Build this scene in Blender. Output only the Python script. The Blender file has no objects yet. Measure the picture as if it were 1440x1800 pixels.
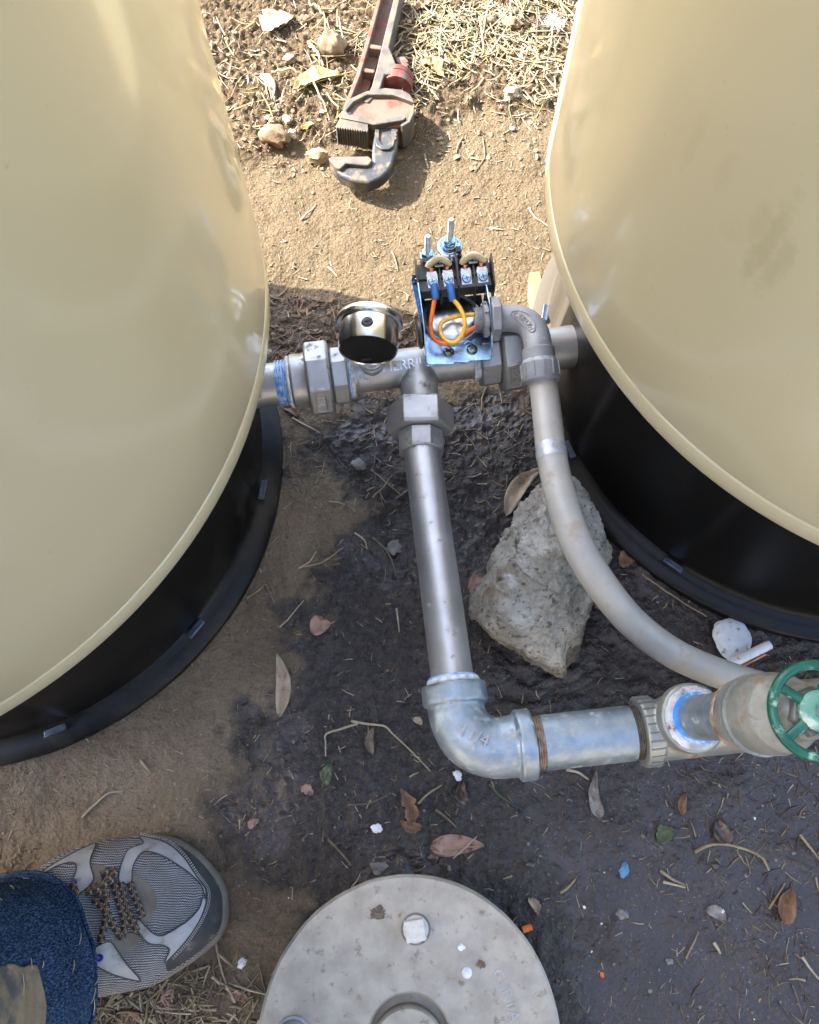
import bpy, bmesh, math, random
import numpy as np
from mathutils import Vector, Matrix, noise as mnoise

# ------------------------------------------------------------------ camera, sky, sun, exposure
SC = bpy.context.scene
H, TH, FPX = 0.8, 0.3512, 1444.0            # camera height, tilt from straight down, focal length in photo pixels
cam = bpy.data.cameras.new("camera")
camo = bpy.data.objects.new("camera", cam)
SC.collection.objects.link(camo)
camo.location = (0, 0, H)
camo.rotation_euler = (TH, 0, 0)
cam.sensor_fit = 'HORIZONTAL'
cam.sensor_width = 36.0
cam.lens = 36.0 * FPX / 1440.0
cam.clip_start = 0.01
cam.clip_end = 200
SC.camera = camo

SUN_EL = math.radians(42)
SX, SY = 0.940, -0.341                        # the way the sunlight travels over the ground
world = bpy.data.worlds.new("World")
SC.world = world
world.use_nodes = True
wn = world.node_tree.nodes
sky = wn.new('ShaderNodeTexSky')
sky.sky_type = 'NISHITA'
sky.sun_disc = False
sky.sun_elevation = SUN_EL
sky.sun_rotation = math.atan2(-SX, -SY)
sky.air_density = 1.0
sky.dust_density = 3.0
sky.ozone_density = 0.2
world.node_tree.links.new(sky.outputs[0], wn['Background'].inputs[0])
wn['Background'].inputs[1].default_value = 0.15
sl = bpy.data.lights.new("sun", 'SUN')
sl.energy = 4.2
sl.angle = math.radians(0.5)
sl.color = (1.0, 0.93, 0.82)
so = bpy.data.objects.new("sun", sl)
SC.collection.objects.link(so)
so.location = (-3, 1, 4)
so.rotation_euler = Vector((SX * math.cos(SUN_EL), SY * math.cos(SUN_EL), -math.sin(SUN_EL))).to_track_quat('-Z', 'Y').to_euler()
SC.view_settings.view_transform = 'Standard'
SC.view_settings.look = 'None'
SC.view_settings.exposure = 2.62
SC.view_settings.gamma = 1.0
SC.view_settings.use_curve_mapping = False
SC.cycles.max_bounces = 8
SC.cycles.use_denoising = True

random.seed(7)
RNG = np.random.default_rng(11)
V = Vector
CT, ST = math.cos(TH), math.sin(TH)


def W(px, py, z):
    """point of the place seen at photo pixel (px, py), at height z"""
    u, v = (px - 720) / FPX, -(py - 900) / FPX
    d = V((u, ST + v * CT, -CT + v * ST))
    return V((0, 0, H)) + d * ((z - H) / d.z)


# ------------------------------------------------------------------ object helpers
ORIG = {}


def link(o, parent=None):
    SC.collection.objects.link(o)
    if parent is not None:
        o.parent = parent
    return o


def tag(o, label=None, cat=None, group=None, kind=None):
    if label: o['label'] = label
    if cat: o['category'] = cat
    if group: o['group'] = group
    if kind: o['kind'] = kind
    return o


def thing(name, loc, label, cat, group=None):
    o = bpy.data.objects.new(name, None)
    o.empty_display_size = 0.02
    link(o)
    o.location = loc
    ORIG[o.name] = V(loc)
    return tag(o, label, cat, group)


class MB:
    def __init__(s):
        s.v = []; s.f = []; s.uv = {}

    def add(s, vs, fs):
        b = len(s.v)
        s.v += [V(p) for p in vs]
        s.f += [tuple(i + b for i in f) for f in fs]
        return b

    def tube(s, pts, r, seg=16, cap=True, flat=1.0, up=None):
        pts = [V(p) for p in pts]
        n = len(pts)
        rs = r if isinstance(r, (list, tuple)) else [r] * n
        T = []
        for i in range(n):
            a, b = pts[max(i - 1, 0)], pts[min(i + 1, n - 1)]
            T.append((b - a).normalized())
        ref = V(up) if up is not None else (V((0, 0, 1)) if abs(T[0].z) < .9 else V((0, 1, 0)))
        nx = (ref - T[0] * ref.dot(T[0])).normalized()
        vs, L = [], 0.0
        b = len(s.v)
        for i in range(n):
            if i: L += (pts[i] - pts[i - 1]).length
            nx = (nx - T[i] * nx.dot(T[i])).normalized()
            ny = T[i].cross(nx)
            for k in range(seg):
                a = 2 * math.pi * k / seg
                vs.append(pts[i] + nx * (math.cos(a) * rs[i] * flat) + ny * (math.sin(a) * rs[i]))
                s.uv[b + i * seg + k] = (L * 100, k / seg)
        fs = []
        for i in range(n - 1):
            for k in range(seg):
                fs.append((i * seg + k, i * seg + (k + 1) % seg, (i + 1) * seg + (k + 1) % seg, (i + 1) * seg + k))
        if cap:
            fs.append(tuple(range(seg))[::-1])
            fs.append(tuple((n - 1) * seg + k for k in range(seg)))
        s.add(vs, fs)
        return s

    def lathe(s, o, axis, prof, seg=32, ref=None, mod=None):
        """prof: (radius, height) list along axis; mod(angle, height, radius) -> radius"""
        o, ax = V(o), V(axis).normalized()
        ref = V(ref) if ref is not None else (V((1, 0, 0)) if abs(ax.x) < .9 else V((0, 1, 0)))
        x = (ref - ax * ref.dot(ax)).normalized()
        y = ax.cross(x)
        rings, vs = [], []
        for r, h in prof:
            if r < 1e-7:
                rings.append([len(vs)]); vs.append(o + ax * h)
            else:
                ring = []
                for k in range(seg):
                    a = 2 * math.pi * k / seg
                    rr = mod(a, h, r) if mod else r
                    ring.append(len(vs))
                    vs.append(o + ax * h + x * (math.cos(a) * rr) + y * (math.sin(a) * rr))
                rings.append(ring)
        fs = []
        for A, B in zip(rings, rings[1:]):
            if len(A) == 1 and len(B) == 1: continue
            for k in range(seg):
                k2 = (k + 1) % seg
                if len(A) == 1: fs.append((A[0], B[k2], B[k]))
                elif len(B) == 1: fs.append((A[k], A[k2], B[0]))
                else: fs.append((A[k], A[k2], B[k2], B[k]))
        s.add(vs, fs)
        return s

    def cyl(s, a, b, r, seg=24, r2=None, ch=0.0):
        a, b = V(a), V(b)
        L = (b - a).length
        r2 = r if r2 is None else r2
        p = [(0, 0), (r - ch, 0)] + ([(r, ch)] if ch else []) + ([(r2, L - ch)] if ch else []) + [(r2 - ch, L), (0, L)]
        return s.lathe(a, b - a, p, seg)

    def prism(s, poly, vec):
        vec = V(vec)
        n = len(poly)
        vs = [V(p) for p in poly] + [V(p) + vec for p in poly]
        fs = [tuple(range(n))[::-1], tuple(range(n, 2 * n))]
        for i in range(n):
            j = (i + 1) % n
            fs.append((i, j, n + j, n + i))
        s.add(vs, fs)
        return s

    def box(s, c, ux, uy, uz, hx, hy, hz):
        c, ux, uy, uz = V(c), V(ux), V(uy), V(uz)
        vs = [c + ux * (hx * i) + uy * (hy * j) + uz * (hz * k) for k in (-1, 1) for j in (-1, 1) for i in (-1, 1)]
        fs = [(0, 2, 3, 1), (4, 5, 7, 6), (0, 1, 5, 4), (2, 6, 7, 3), (0, 4, 6, 2), (1, 3, 7, 5)]
        s.add(vs, fs)
        return s

    def ngon(s, a, b, R, n=8, phase=0.0, ref=None, ch=0.0015):
        """polygonal nut with chamfered rims"""
        a, b = V(a), V(b)
        L = (b - a).length
        def md(t, h, r): return r
        ax = (b - a).normalized()
        ref = V(ref) if ref is not None else V((0, 0, 1))
        x = (ref - ax * ref.dot(ax)).normalized()
        y = ax.cross(x)
        x2 = x * math.cos(phase) + y * math.sin(phase)
        return s.lathe(a, ax, [(0, 0), (R * .93, 0), (R, ch * 1.5), (R, L - ch * 1.5), (R * .93, L), (0, L)], n, x2)

    def blob(s, c, rad, sub=2, amp=.2, freq=1.5, seed=0, flatz=1.0, rot=0.0):
        bm = bmesh.new()
        bmesh.ops.create_icosphere(bm, subdivisions=sub, radius=1.0)
        rx, ry, rz = rad
        cr, sr = math.cos(rot), math.sin(rot)
        vs = []
        for v in bm.verts:
            p = v.co.copy()
            k = 1 + amp * mnoise.fractal(p * freq + V((seed * 7.13, seed * 3.7, seed * 1.9)), 1.0, 2.0, 3)
            k2 = 1 + .35 * amp * (mnoise.cell(p * freq * 1.4 + V((seed, 0, 0))) - .5)
            p = p * (k * k2)
            x, y, z = p.x * rx, p.y * ry, p.z * rz
            vs.append(V((c[0] + x * cr - y * sr, c[1] + x * sr + y * cr, c[2] + z)))
        bm.verts.index_update()
        fs = [tuple(v.index for v in f.verts) for f in bm.faces]
        bm.free()
        s.add(vs, fs)
        return s

    def mesh(s, name, off, recalc=True, angle=35, uv=False):
        me = bpy.data.meshes.new(name)
        me.from_pydata([tuple(p - off) for p in s.v], [], s.f)
        me.update()
        if uv and s.uv:
            lay = me.uv_layers.new(name="UVMap")
            idx = np.empty(len(me.loops), dtype=np.int32)
            me.loops.foreach_get('vertex_index', idx)
            arr = np.zeros((len(s.v), 2), dtype=np.float32)
            for k, t in s.uv.items(): arr[k] = t
            lay.data.foreach_set('uv', arr[idx].ravel())
        if recalc:
            bm = bmesh.new(); bm.from_mesh(me)
            bmesh.ops.recalc_face_normals(bm, faces=bm.faces)
            bm.to_mesh(me); bm.free()
        me.shade_smooth()
        me.set_sharp_from_angle(angle=math.radians(angle))
        return me

    def build(s, name, mat, parent=None, loc=None, angle=35, bevel=None, remesh=None, smooth=0, sub=0, solid=None, uv=False, recalc=True):
        if parent is not None:
            off = ORIG[parent.name]
        elif loc is not None:
            off = V(loc)
        else:
            c = sum(s.v, V()) / len(s.v)
            off = V((c.x, c.y, min(p.z for p in s.v)))
        me = s.mesh(name, off, recalc, angle, uv)
        me.materials.append(mat)
        o = bpy.data.objects.new(name, me)
        link(o, parent)
        if parent is None: o.location = off
        ORIG[o.name] = off
        if bevel:
            m = o.modifiers.new("bevel", 'BEVEL'); m.width = bevel; m.segments = 2; m.limit_method = 'ANGLE'
            m.angle_limit = math.radians(40)
        if remesh:
            m = o.modifiers.new("remesh", 'REMESH'); m.mode = 'VOXEL'; m.voxel_size = remesh; m.use_smooth_shade = True
            if smooth:
                m = o.modifiers.new("smooth", 'SMOOTH'); m.iterations = smooth; m.factor = .5
        if sub:
            m = o.modifiers.new("sub", 'SUBSURF'); m.levels = m.render_levels = sub
        if solid:
            m = o.modifiers.new("solid", 'SOLIDIFY'); m.thickness = solid; m.offset = 0
        return o


def text_mb(txt, size, depth, fn):
    """lettering as geometry; fn(x, y, z) places each point"""
    cu = bpy.data.curves.new("lettering", 'FONT')
    cu.body = txt; cu.size = size; cu.extrude = depth; cu.align_x = 'CENTER'; cu.align_y = 'CENTER'
    cu.resolution_u = 3
    o = bpy.data.objects.new("lettering", cu)
    SC.collection.objects.link(o)
    dg = bpy.context.evaluated_depsgraph_get()
    me = bpy.data.meshes.new_from_object(o.evaluated_get(dg))
    mb = MB()
    mb.add([fn(*v.co) for v in me.vertices], [tuple(p.vertices) for p in me.polygons])
    bpy.data.objects.remove(o); bpy.data.curves.remove(cu); bpy.data.meshes.remove(me)
    return mb


def smooth_path(pts, n=8):
    pts = [V(p) for p in pts]
    out = []
    P = [pts[0] * 2 - pts[1]] + pts + [pts[-1] * 2 - pts[-2]]
    for i in range(1, len(P) - 2):
        a, b, c, d = P[i - 1:i + 3]
        for k in range(n):
            t = k / n
            out.append(.5 * ((2 * b) + (c - a) * t + (2 * a - 5 * b + 4 * c - d) * t * t + (3 * b - a - 3 * c + d) * t ** 3))
    out.append(pts[-1])
    return out


# ------------------------------------------------------------------ materials
class N:
    """tiny node-tree writer"""
    def __init__(s, name):
        s.m = bpy.data.materials.new(name); s.m.use_nodes = True
        s.t = s.m.node_tree; s.b = s.t.nodes['Principled BSDF']
        s.co = s.t.nodes.new('ShaderNodeTexCoord').outputs['Object']

    def _in(s, sock, val):
        if isinstance(val, bpy.types.NodeSocket): s.t.links.new(val, sock)
        elif isinstance(val, tuple) and len(val) == 3 and sock.type == 'RGBA': sock.default_value = (*val, 1)
        else: sock.default_value = val

    def noise(s, scale, detail=4, rough=.55, vec=None, dist=0.0):
        n = s.t.nodes.new('ShaderNodeTexNoise')
        n.inputs['Scale'].default_value = scale; n.inputs['Detail'].default_value = detail
        n.inputs['Roughness'].default_value = rough; n.inputs['Distortion'].default_value = dist
        s.t.links.new(vec or s.co, n.inputs['Vector'])
        return n.outputs['Fac']

    def vor(s, scale, feature='F1', out='Distance', vec=None, rand=1.0):
        n = s.t.nodes.new('ShaderNodeTexVoronoi'); n.feature = feature
        n.inputs['Scale'].default_value = scale; n.inputs['Randomness'].default_value = rand
        s.t.links.new(vec or s.co, n.inputs['Vector'])
        return n.outputs[out]

    def map(s, v, a, b, c=0.0, d=1.0):
        n = s.t.nodes.new('ShaderNodeMapRange')
        s._in(n.inputs[0], v)
        for i, q in enumerate((a, b, c, d)): s._in(n.inputs[i + 1], q)
        return n.outputs[0]

    def math(s, op, a, b=0.0):
        n = s.t.nodes.new('ShaderNodeMath'); n.operation = op
        s._in(n.inputs[0], a); s._in(n.inputs[1], b)
        return n.outputs[0]

    def mix(s, f, a, b, mode='MIX'):
        n = s.t.nodes.new('ShaderNodeMix'); n.data_type = 'RGBA'; n.blend_type = mode
        s._in(n.inputs[0], f); s._in(n.inputs[6], a); s._in(n.inputs[7], b)
        return n.outputs[2]

    def scalev(s, sc, vec=None, loc=(0, 0, 0), rot=(0, 0, 0)):
        n = s.t.nodes.new('ShaderNodeMapping')
        n.inputs['Scale'].default_value = sc; n.inputs['Location'].default_value = loc
        n.inputs['Rotation'].default_value = rot
        s.t.links.new(vec or s.co, n.inputs['Vector'])
        return n.outputs[0]

    def attr(s, name):
        n = s.t.nodes.new('ShaderNodeAttribute'); n.attribute_name = name
        return n.outputs['Fac']

    def uv(s):
        return s.t.nodes.new('ShaderNodeTexCoord').outputs['UV']

    def sep(s, v):
        n = s.t.nodes.new('ShaderNodeSeparateXYZ'); s.t.links.new(v, n.inputs[0]); return n.outputs

    def bump(s, h, strength=.5, dist=.001, nrm=None):
        n = s.t.nodes.new('ShaderNodeBump')
        n.inputs['Strength'].default_value = strength; n.inputs['Distance'].default_value = dist
        s._in(n.inputs['Height'], h)
        if nrm is not None: s.t.links.new(nrm, n.inputs['Normal'])
        s.t.links.new(n.outputs[0], s.b.inputs['Normal'])
        return n.outputs[0]

    def set(s, **k):
        names = dict(col='Base Color', rough='Roughness', metal='Metallic', coat='Coat Weight', coatr='Coat Roughness',
                     spec='Specular IOR Level', sub='Subsurface Weight', trans='Transmission Weight', ior='IOR', sheen='Sheen Weight',
                     aniso='Anisotropic')
        for a, b in k.items(): s._in(s.b.inputs[names[a]], b)
        return s.m


def simple(name, c1, c2=None, rough=.6, metal=0.0, sc=60.0, bump=.3, bsc=200.0, bd=.0006, dirt=None, dirtamt=.5, dsc=25.0, r2=None, **kw):
    """two-tone noise material with a fine relief and optional patches of dirt"""
    n = N(name)
    c2 = c2 or tuple(x * .7 for x in c1)
    col = n.mix(n.map(n.noise(sc), .35, .65), c1, c2)
    rg = rough
    if r2 is not None: rg = n.map(n.noise(sc * .7, 5), .35, .65, rough, r2)
    if dirt:
        k = n.map(n.noise(dsc, 6, .65), .62 - .3 * dirtamt, .72 - .25 * dirtamt)
        col = n.mix(k, col, dirt)
        rg = n.map(k, 0, 1, rg, .85)
        if metal: n.set(metal=n.map(k, 0, 1, metal, 0.0))
    elif metal: n.set(metal=metal)
    n.bump(n.noise(bsc, 6, .6), bump, bd)
    return n.set(col=col, rough=rg, **kw)


M = {}
M['steel'] = simple('stainless_cast', (.46, .455, .44), (.35, .345, .34), .38, .66, 45, .28, 900, .0004, (.12, .11, .10), .12, 60, r2=.5)
M['steel_tube'] = simple('stainless_tube', (.52, .52, .525), (.42, .415, .41), .44, .85, 30, .22, 1200, .0003, (.20, .18, .16), .06, 90, r2=.46)
M['galv'] = simple('galvanised_iron', (.27, .33, .39), (.355, .405, .44), .38, .8, 120, .35, 420, .0005, (.42, .42, .38), .22, 110, r2=.58)
M['galv_tan'] = simple('stained_galvanised_iron', (.17, .185, .185), (.27, .28, .26), .4, .75, 42, .5, 300, .0008, (.24, .20, .15), .3, 60, r2=.65)
M['galv_stain'] = None
M['valve'] = simple('old_galvanised_valve', (.22, .235, .225), (.33, .33, .295), .46, .45, 42, .6, 260, .0009, (.22, .17, .12), .28, 70, r2=.68)
M['dope_old'] = simple('crusted_joint_compound', (.34, .33, .355), (.66, .67, .70), .65, 0, 70, .9, 260, .002, (.16, .09, .06), .16, 120)
M['galv_rust'] = simple('rusty_thread', (.24, .12, .06), (.45, .36, .28), .75, .2, 160, .6, 500, .0006)
M['dark_thread'] = simple('greasy_dark_thread', (.07, .065, .05), (.17, .15, .11), .5, .4, 200, .6, 600, .0006)
M['dope'] = simple('white_joint_compound', (.78, .78, .76), (.42, .45, .50), .6, 0, 190, .9, 300, .0016)
M['blue_dope'] = simple('blue_joint_compound', (.05, .26, .70), (.60, .68, .76), .45, 0, 150, .8, 400, .0008)
M['blue_clear'] = simple('fresh_blue_joint_compound', (.03, .22, .66), (.12, .36, .72), .4, 0, 90, .6, 400, .0006, (.7, .72, .74), .25, 90)
M['slot_sky'] = simple('sky_tinted_slot', (.22, .28, .36), (.14, .18, .24), .3, .8, 120, .2, 500, .0003)  # blue tint stands in for sky reflected in the black plastic slots
M['zinc'] = simple('bright_zinc_plate', (.40, .56, .76), (.26, .40, .58), .2, 1.0, 120, .15, 500, .0003, r2=.38)
M['zinc_bolt'] = simple('zinc_bolt', (.62, .65, .68), (.46, .48, .50), .28, 1.0, 200, .25, 700, .0004)
M['dark_screw'] = simple('dark_green_screw', (.09, .13, .12), (.20, .25, .23), .25, 1.0, 200, .2, 700, .0003)
M['chrome'] = simple('polished_case', (.64, .66, .68), (.56, .58, .60), .16, 1.0, 20, .05, 300, .0002, r2=.26)
M['black'] = simple('black_moulding', (.016, .016, .017), (.030, .030, .031), .38, 0, 90, .2, 500, .0003)
M['black_gloss'] = simple('glossy_black_plate', (.012, .012, .012), (.02, .02, .02), .16, 0, 90, .1, 300, .0003)
M['ivory'] = simple('ivory_contact_arm', (.62, .54, .36), (.50, .42, .27), .45, 0, 90, .2, 500, .0003)
M['copper'] = simple('copper', (.70, .30, .16), (.45, .17, .09), .3, 1.0, 90, .2, 500, .0003)
M['blue_plastic'] = simple('blue_crimp_sleeve', (.03, .13, .42), (.02, .09, .30), .38, 0, 90, .2, 500, .0003)
M['orange'] = simple('orange_insulation', (.85, .19, .03), (.70, .13, .02), .4, 0, 90, .1, 300, .0002)
M['yellow'] = simple('yellow_insulation', (.80, .47, .05), (.62, .34, .03), .4, 0, 90, .1, 300, .0002)
M['grey_pvc'] = simple('grey_fitting', (.27, .28, .30), (.21, .22, .235), .42, 0, 60, .2, 600, .0003, (.40, .37, .32), .1, 80)
M['conduit'] = simple('pale_grey_conduit', (.395, .375, .34), (.33, .315, .285), .42, 0, 35, .2, 300, .0004, (.36, .31, .25), .22, 60)
M['white_plastic'] = simple('white_plastic', (.62, .66, .72), (.50, .54, .60), .5, 0, 60, .3, 300, .0005, (.12, .10, .08), .18, 140)
M['tape'] = simple('silvery_tape', (.46, .48, .50), (.36, .36, .355), .25, .2, 160, .6, 260, .001)
M['white'] = simple('white_flake', (.75, .76, .78), (.55, .57, .60), .6, 0, 200, .5, 300, .0008)
M['blue_flake'] = simple('blue_flake', (.11, .26, .42), (.06, .15, .28), .6, 0, 200, .5, 300, .0008)
M['green_paint'] = simple('green_enamel', (.003, .075, .046), (.006, .12, .074), .32, 0, 60, .3, 300, .0006, (.30, .42, .34), .2, 90)
M['green_faded'] = simple('faded_green_enamel', (.17, .36, .27), (.10, .28, .20), .45, 0, 70, .4, 300, .0006, (.55, .58, .50), .25, 60)
M['cap'] = simple('weathered_cast_plate', (.43, .39, .325), (.33, .30, .25), .44, .4, 60, .5, 330, .0007, (.22, .18, .135), .12, 110, r2=.68)
M['steel_mark'] = simple('worn_raised_steel', (.70, .69, .67), (.55, .54, .52), .3, .9, 90, .2, 600, .0003)
M['cast_mark'] = simple('cast_lettering', (.46, .46, .45), (.36, .35, .33), .5, .25, 100, .3, 300, .0004)
M['bolt_white'] = simple('chalky_bolt', (.66, .64, .60), (.52, .50, .46), .6, .1, 120, .4, 400, .0005, (.35, .28, .2), .15, 120)
M['tool_steel'] = simple('worn_tool_steel', (.070, .064, .058), (.125, .112, .098), .5, .35, 55, .5, 350, .0007, (.12, .088, .056), .4, 60, r2=.68)
M['tool_blue'] = simple('blued_jaw_steel', (.040, .046, .052), (.075, .078, .080), .42, .45, 60, .4, 350, .0006, (.12, .09, .058), .36, 60, r2=.6)
M['tool_red'] = simple('worn_red_paint', (.15, .036, .018), (.10, .028, .016), .6, 0, 70, .5, 300, .0008, (.105, .080, .062), .75, 48)
M['nut_red'] = simple('red_knurled_nut', (.15, .030, .022), (.11, .028, .022), .55, .1, 90, .3, 300, .0005, (.13, .09, .075), .55, 60)
M['straw'] = simple('straw', (.28, .225, .13), (.18, .14, .08), .65, 0, 70, .4, 300, .0006)
M['straw_pale'] = simple('pale_straw', (.37, .32, .23), (.27, .23, .155), .6, 0, 70, .4, 300, .0006)
M['twig'] = simple('brown_twig', (.095, .07, .048), (.17, .13, .09), .75, 0, 120, .6, 300, .0008)
M['leaf_pale'] = simple('pale_dry_leaf', (.40, .32, .23), (.29, .215, .145), .6, 0, 90, .5, 200, .0008, (.16, .11, .07), .15, 120)
M['leaf_pink'] = simple('pinkish_dry_leaf', (.36, .22, .17), (.28, .16, .12), .55, 0, 110, .5, 200, .0008, (.08, .05, .04), .22, 120)
M['leaf_brown'] = simple('brown_dry_leaf', (.22, .12, .065), (.13, .07, .04), .55, 0, 110, .6, 200, .001)
M['leaf_grey'] = simple('grey_wet_leaf', (.28, .25, .21), (.10, .085, .07), .4, 0, 110, .6, 200, .001)
M['leaf_dark'] = simple('dark_wet_leaf', (.05, .032, .026), (.09, .055, .04), .25, 0, 110, .6, 200, .001)
M['leaf_yellow'] = simple('yellow_dry_leaf', (.40, .30, .12), (.30, .22, .09), .55, 0, 90, .5, 200, .0008)
M['leaf_green'] = simple('green_leaf', (.09, .12, .05), (.04, .065, .03), .45, 0, 110, .5, 200, .0008)
M['wood'] = simple('weathered_wood_chip', (.27, .19, .095), (.19, .13, .06), .7, 0, 60, .7, 180, .001)
M['fluff'] = simple('white_seed_fluff', (.85, .84, .82), (.7, .69, .66), .7, 0, 60, .1, 300, .0002)
M['stone_tan'] = simple('tan_stone', (.20, .155, .105), (.14, .105, .07), .8, 0, 70, .8, 160, .002)
M['stone_brown'] = simple('brown_stone', (.13, .085, .05), (.20, .145, .09), .75, 0, 60, .8, 160, .002)
M['stone_white'] = simple('white_stone', (.40, .36, .29), (.30, .26, .20), .75, 0, 70, .8, 160, .002)
M['stone_cream'] = simple('cream_lumpy_stone', (.28, .22, .13), (.20, .15, .085), .8, 0, 80, .9, 160, .002)
M['stone_grey'] = simple('grey_pebble', (.20, .195, .185), (.13, .125, .12), .65, 0, 90, .7, 200, .0015)
M['stone_dark'] = simple('wet_dark_pebble', (.045, .04, .035), (.075, .065, .055), .3, 0, 90, .5, 200, .001)
M['render_coat'] = simple('pale_rendered_wall', (.74, .70, .62), (.68, .64, .56), .85, 0, 3, .3, 60, .003)
M['bark'] = simple('grey_bark', (.17, .14, .11), (.09, .075, .06), .9, 0, 14, .8, 60, .006)


def shell_mat(name, scuff=None):
    n = N(name)
    col = n.mix(n.map(n.noise(2.2, 3), .3, .7), (.555, .50, .33), (.53, .475, .315))
    col = n.mix(n.map(n.noise(140, 3, .6), .70, .78, 0, .35), col, (.36, .30, .19))
    # faint dry dust runs and pale chips
    col = n.mix(n.map(n.noise(26, 6, .7, n.scalev((1, 1, .06))), .60, .80, 0, .22), col, (.42, .36, .25))
    col = n.mix(n.map(n.vor(38), .0, .022, .7, 0.0), col, (.80, .78, .70))
    rg = n.map(n.noise(9, 5), .3, .7, .30, .42)
    if scuff:
        tot = None
        for (c, sx, k) in scuff:
            v = n.t.nodes.new('ShaderNodeVectorMath'); v.operation = 'DISTANCE'
            mp = n.scalev(sx, loc=tuple(-c[i] * sx[i] for i in range(3)))
            n.t.links.new(mp, v.inputs[0]); v.inputs[1].default_value = (0, 0, 0)
            nz = n.noise(95, 6, .7)
            d = n.math('ADD', v.outputs['Value'], n.map(nz, .3, .7, -.3, .45))
            f = n.map(d, .45, 1.0, k, 0.0)
            tot = f if tot is None else n.math('MAXIMUM', tot, f)
        col = n.mix(tot, col, (.26, .21, .09))
        rg = n.map(tot, 0, 1, rg, .7)
    n.bump(n.noise(20, 2, .5), .02, .002)
    return n.set(col=col, rough=rg, coat=.6, coatr=n.map(n.noise(5, 4), .3, .7, .07, .13), spec=.45)


def base_mat(name, amount, spot=None):
    n = N(name)
    dust = n.map(n.noise(11, 7, .68), .52, .78)
    z = n.sep(n.co)[2]
    dust = n.math('MULTIPLY', dust, n.map(z, .0, .12, 1.0, .25))
    if spot:
        v = n.t.nodes.new('ShaderNodeVectorMath'); v.operation = 'DISTANCE'
        n.t.links.new(n.co, v.inputs[0]); v.inputs[1].default_value = spot
        d = n.math('ADD', v.outputs['Value'], n.map(n.noise(16, 6, .65), .3, .7, -.05, .05))
        dust = n.math('MAXIMUM', dust, n.map(d, .09, .17, 1.35, 0.0))
    col = n.mix(n.math('MINIMUM', n.math('MULTIPLY', dust, amount), .92), (.0042, .0042, .0046), (.085, .072, .056))
    sp = n.map(n.vor(210), .0, .09, .5, 0.0)
    col = n.mix(sp, col, (.28, .25, .21))
    n.bump(n.noise(150, 6, .6), .2, .0006)
    return n.set(col=col, rough=n.map(dust, 0, 1, .40, .75), spec=.28)


M['base'] = base_mat('black_polyethylene', .5)
M['base_dusty'] = base_mat('dusty_black_polyethylene', .5, (-.296, .075, .02))


def ground_mat():
    n = N('bare_soil')
    wet, film, litter, grey = n.attr('wet'), n.attr('film'), n.attr('litter'), n.attr('grey')
    n1, n2 = n.noise(26, 8, .62), n.noise(260, 6, .65)
    dry = n.mix(n.map(n1, .3, .7), (.118, .088, .053), (.094, .069, .041))
    dry = n.mix(n.map(n2, .38, .62), dry, n.mix(.5, dry, (.165, .130, .084)))
    dry = n.mix(litter, dry, n.mix(n.map(n.noise(90, 6, .7), .35, .65), (.072, .050, .032), (.128, .094, .056)))
    dry = n.mix(grey, dry, n.mix(n.map(n.noise(9, 6, .65), .36, .64), (.160, .121, .084), (.262, .208, .146)))  # paler soil colour inside the tank's shadow, brightening the shade
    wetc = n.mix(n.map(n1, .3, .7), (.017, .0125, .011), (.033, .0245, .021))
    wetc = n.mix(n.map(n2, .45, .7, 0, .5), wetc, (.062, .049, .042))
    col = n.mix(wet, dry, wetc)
    col = n.mix(film, col, n.mix(n.map(n.noise(19, 5, .6), .35, .65), (.036, .027, .0265), (.058, .0425, .036)))
    # pale grit and chaff grains, dark grains
    g = n.map(n.vor(330), .10, .24, 1.0, 0.0)
    g = n.math('MULTIPLY', g, n.map(n.noise(90, 3, .7), .50, .66))
    g = n.math('MULTIPLY', g, n.map(wet, 0, 1, .60, .55))
    col = n.mix(g, col, (.48, .43, .35))
    n3 = n.noise(430, 5, .75)
    col = n.mix(n.map(n3, .36, .56, n.map(wet, 0, 1, .5, .9), 0.0), col, n.mix(.6, col, (.01, .008, .006)))
    col = n.mix(n.map(n3, .60, .76, 0, n.map(wet, 0, 1, .4, .40)), col, n.mix(n.map(wet, 0, 1, .35, .22), col, (.42, .37, .30)))
    dk = n.map(n.vor(230), .10, .26, .9, 0.0)
    dk = n.math('MULTIPLY', dk, n.map(n.noise(70, 3, .7), .5, .64))
    col = n.mix(dk, col, n.mix(wet, n.mix(grey, (.060, .042, .026), (.055, .040, .027)), (.006, .005, .005)))
    rg = n.map(wet, 0, 1, .92, .33)
    rg = n.mix(n.math('MULTIPLY', wet, n.map(n.noise(70, 5, .6), .45, .65)), n.mix(1.0, rg, rg), (.16, .16, .16))
    rg = n.mix(film, rg, n.map(n.noise(38, 5), .4, .65, .05, .17))
    h = n.math('ADD', n.math('MULTIPLY', n.noise(420, 7, .7), 1.0), n.math('MULTIPLY', n.vor(300), .6))
    h = n.math('MULTIPLY', h, n.math('MULTIPLY', n.map(wet, 0, 1, 1.0, .62), n.map(film, 0, 1, 1.0, .26)))
    n.bump(h, .9, .0030)
    return n.set(col=col, rough=rg, spec=n.map(wet, 0, 1, .22, .5))


M['soil'] = ground_mat()


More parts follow.
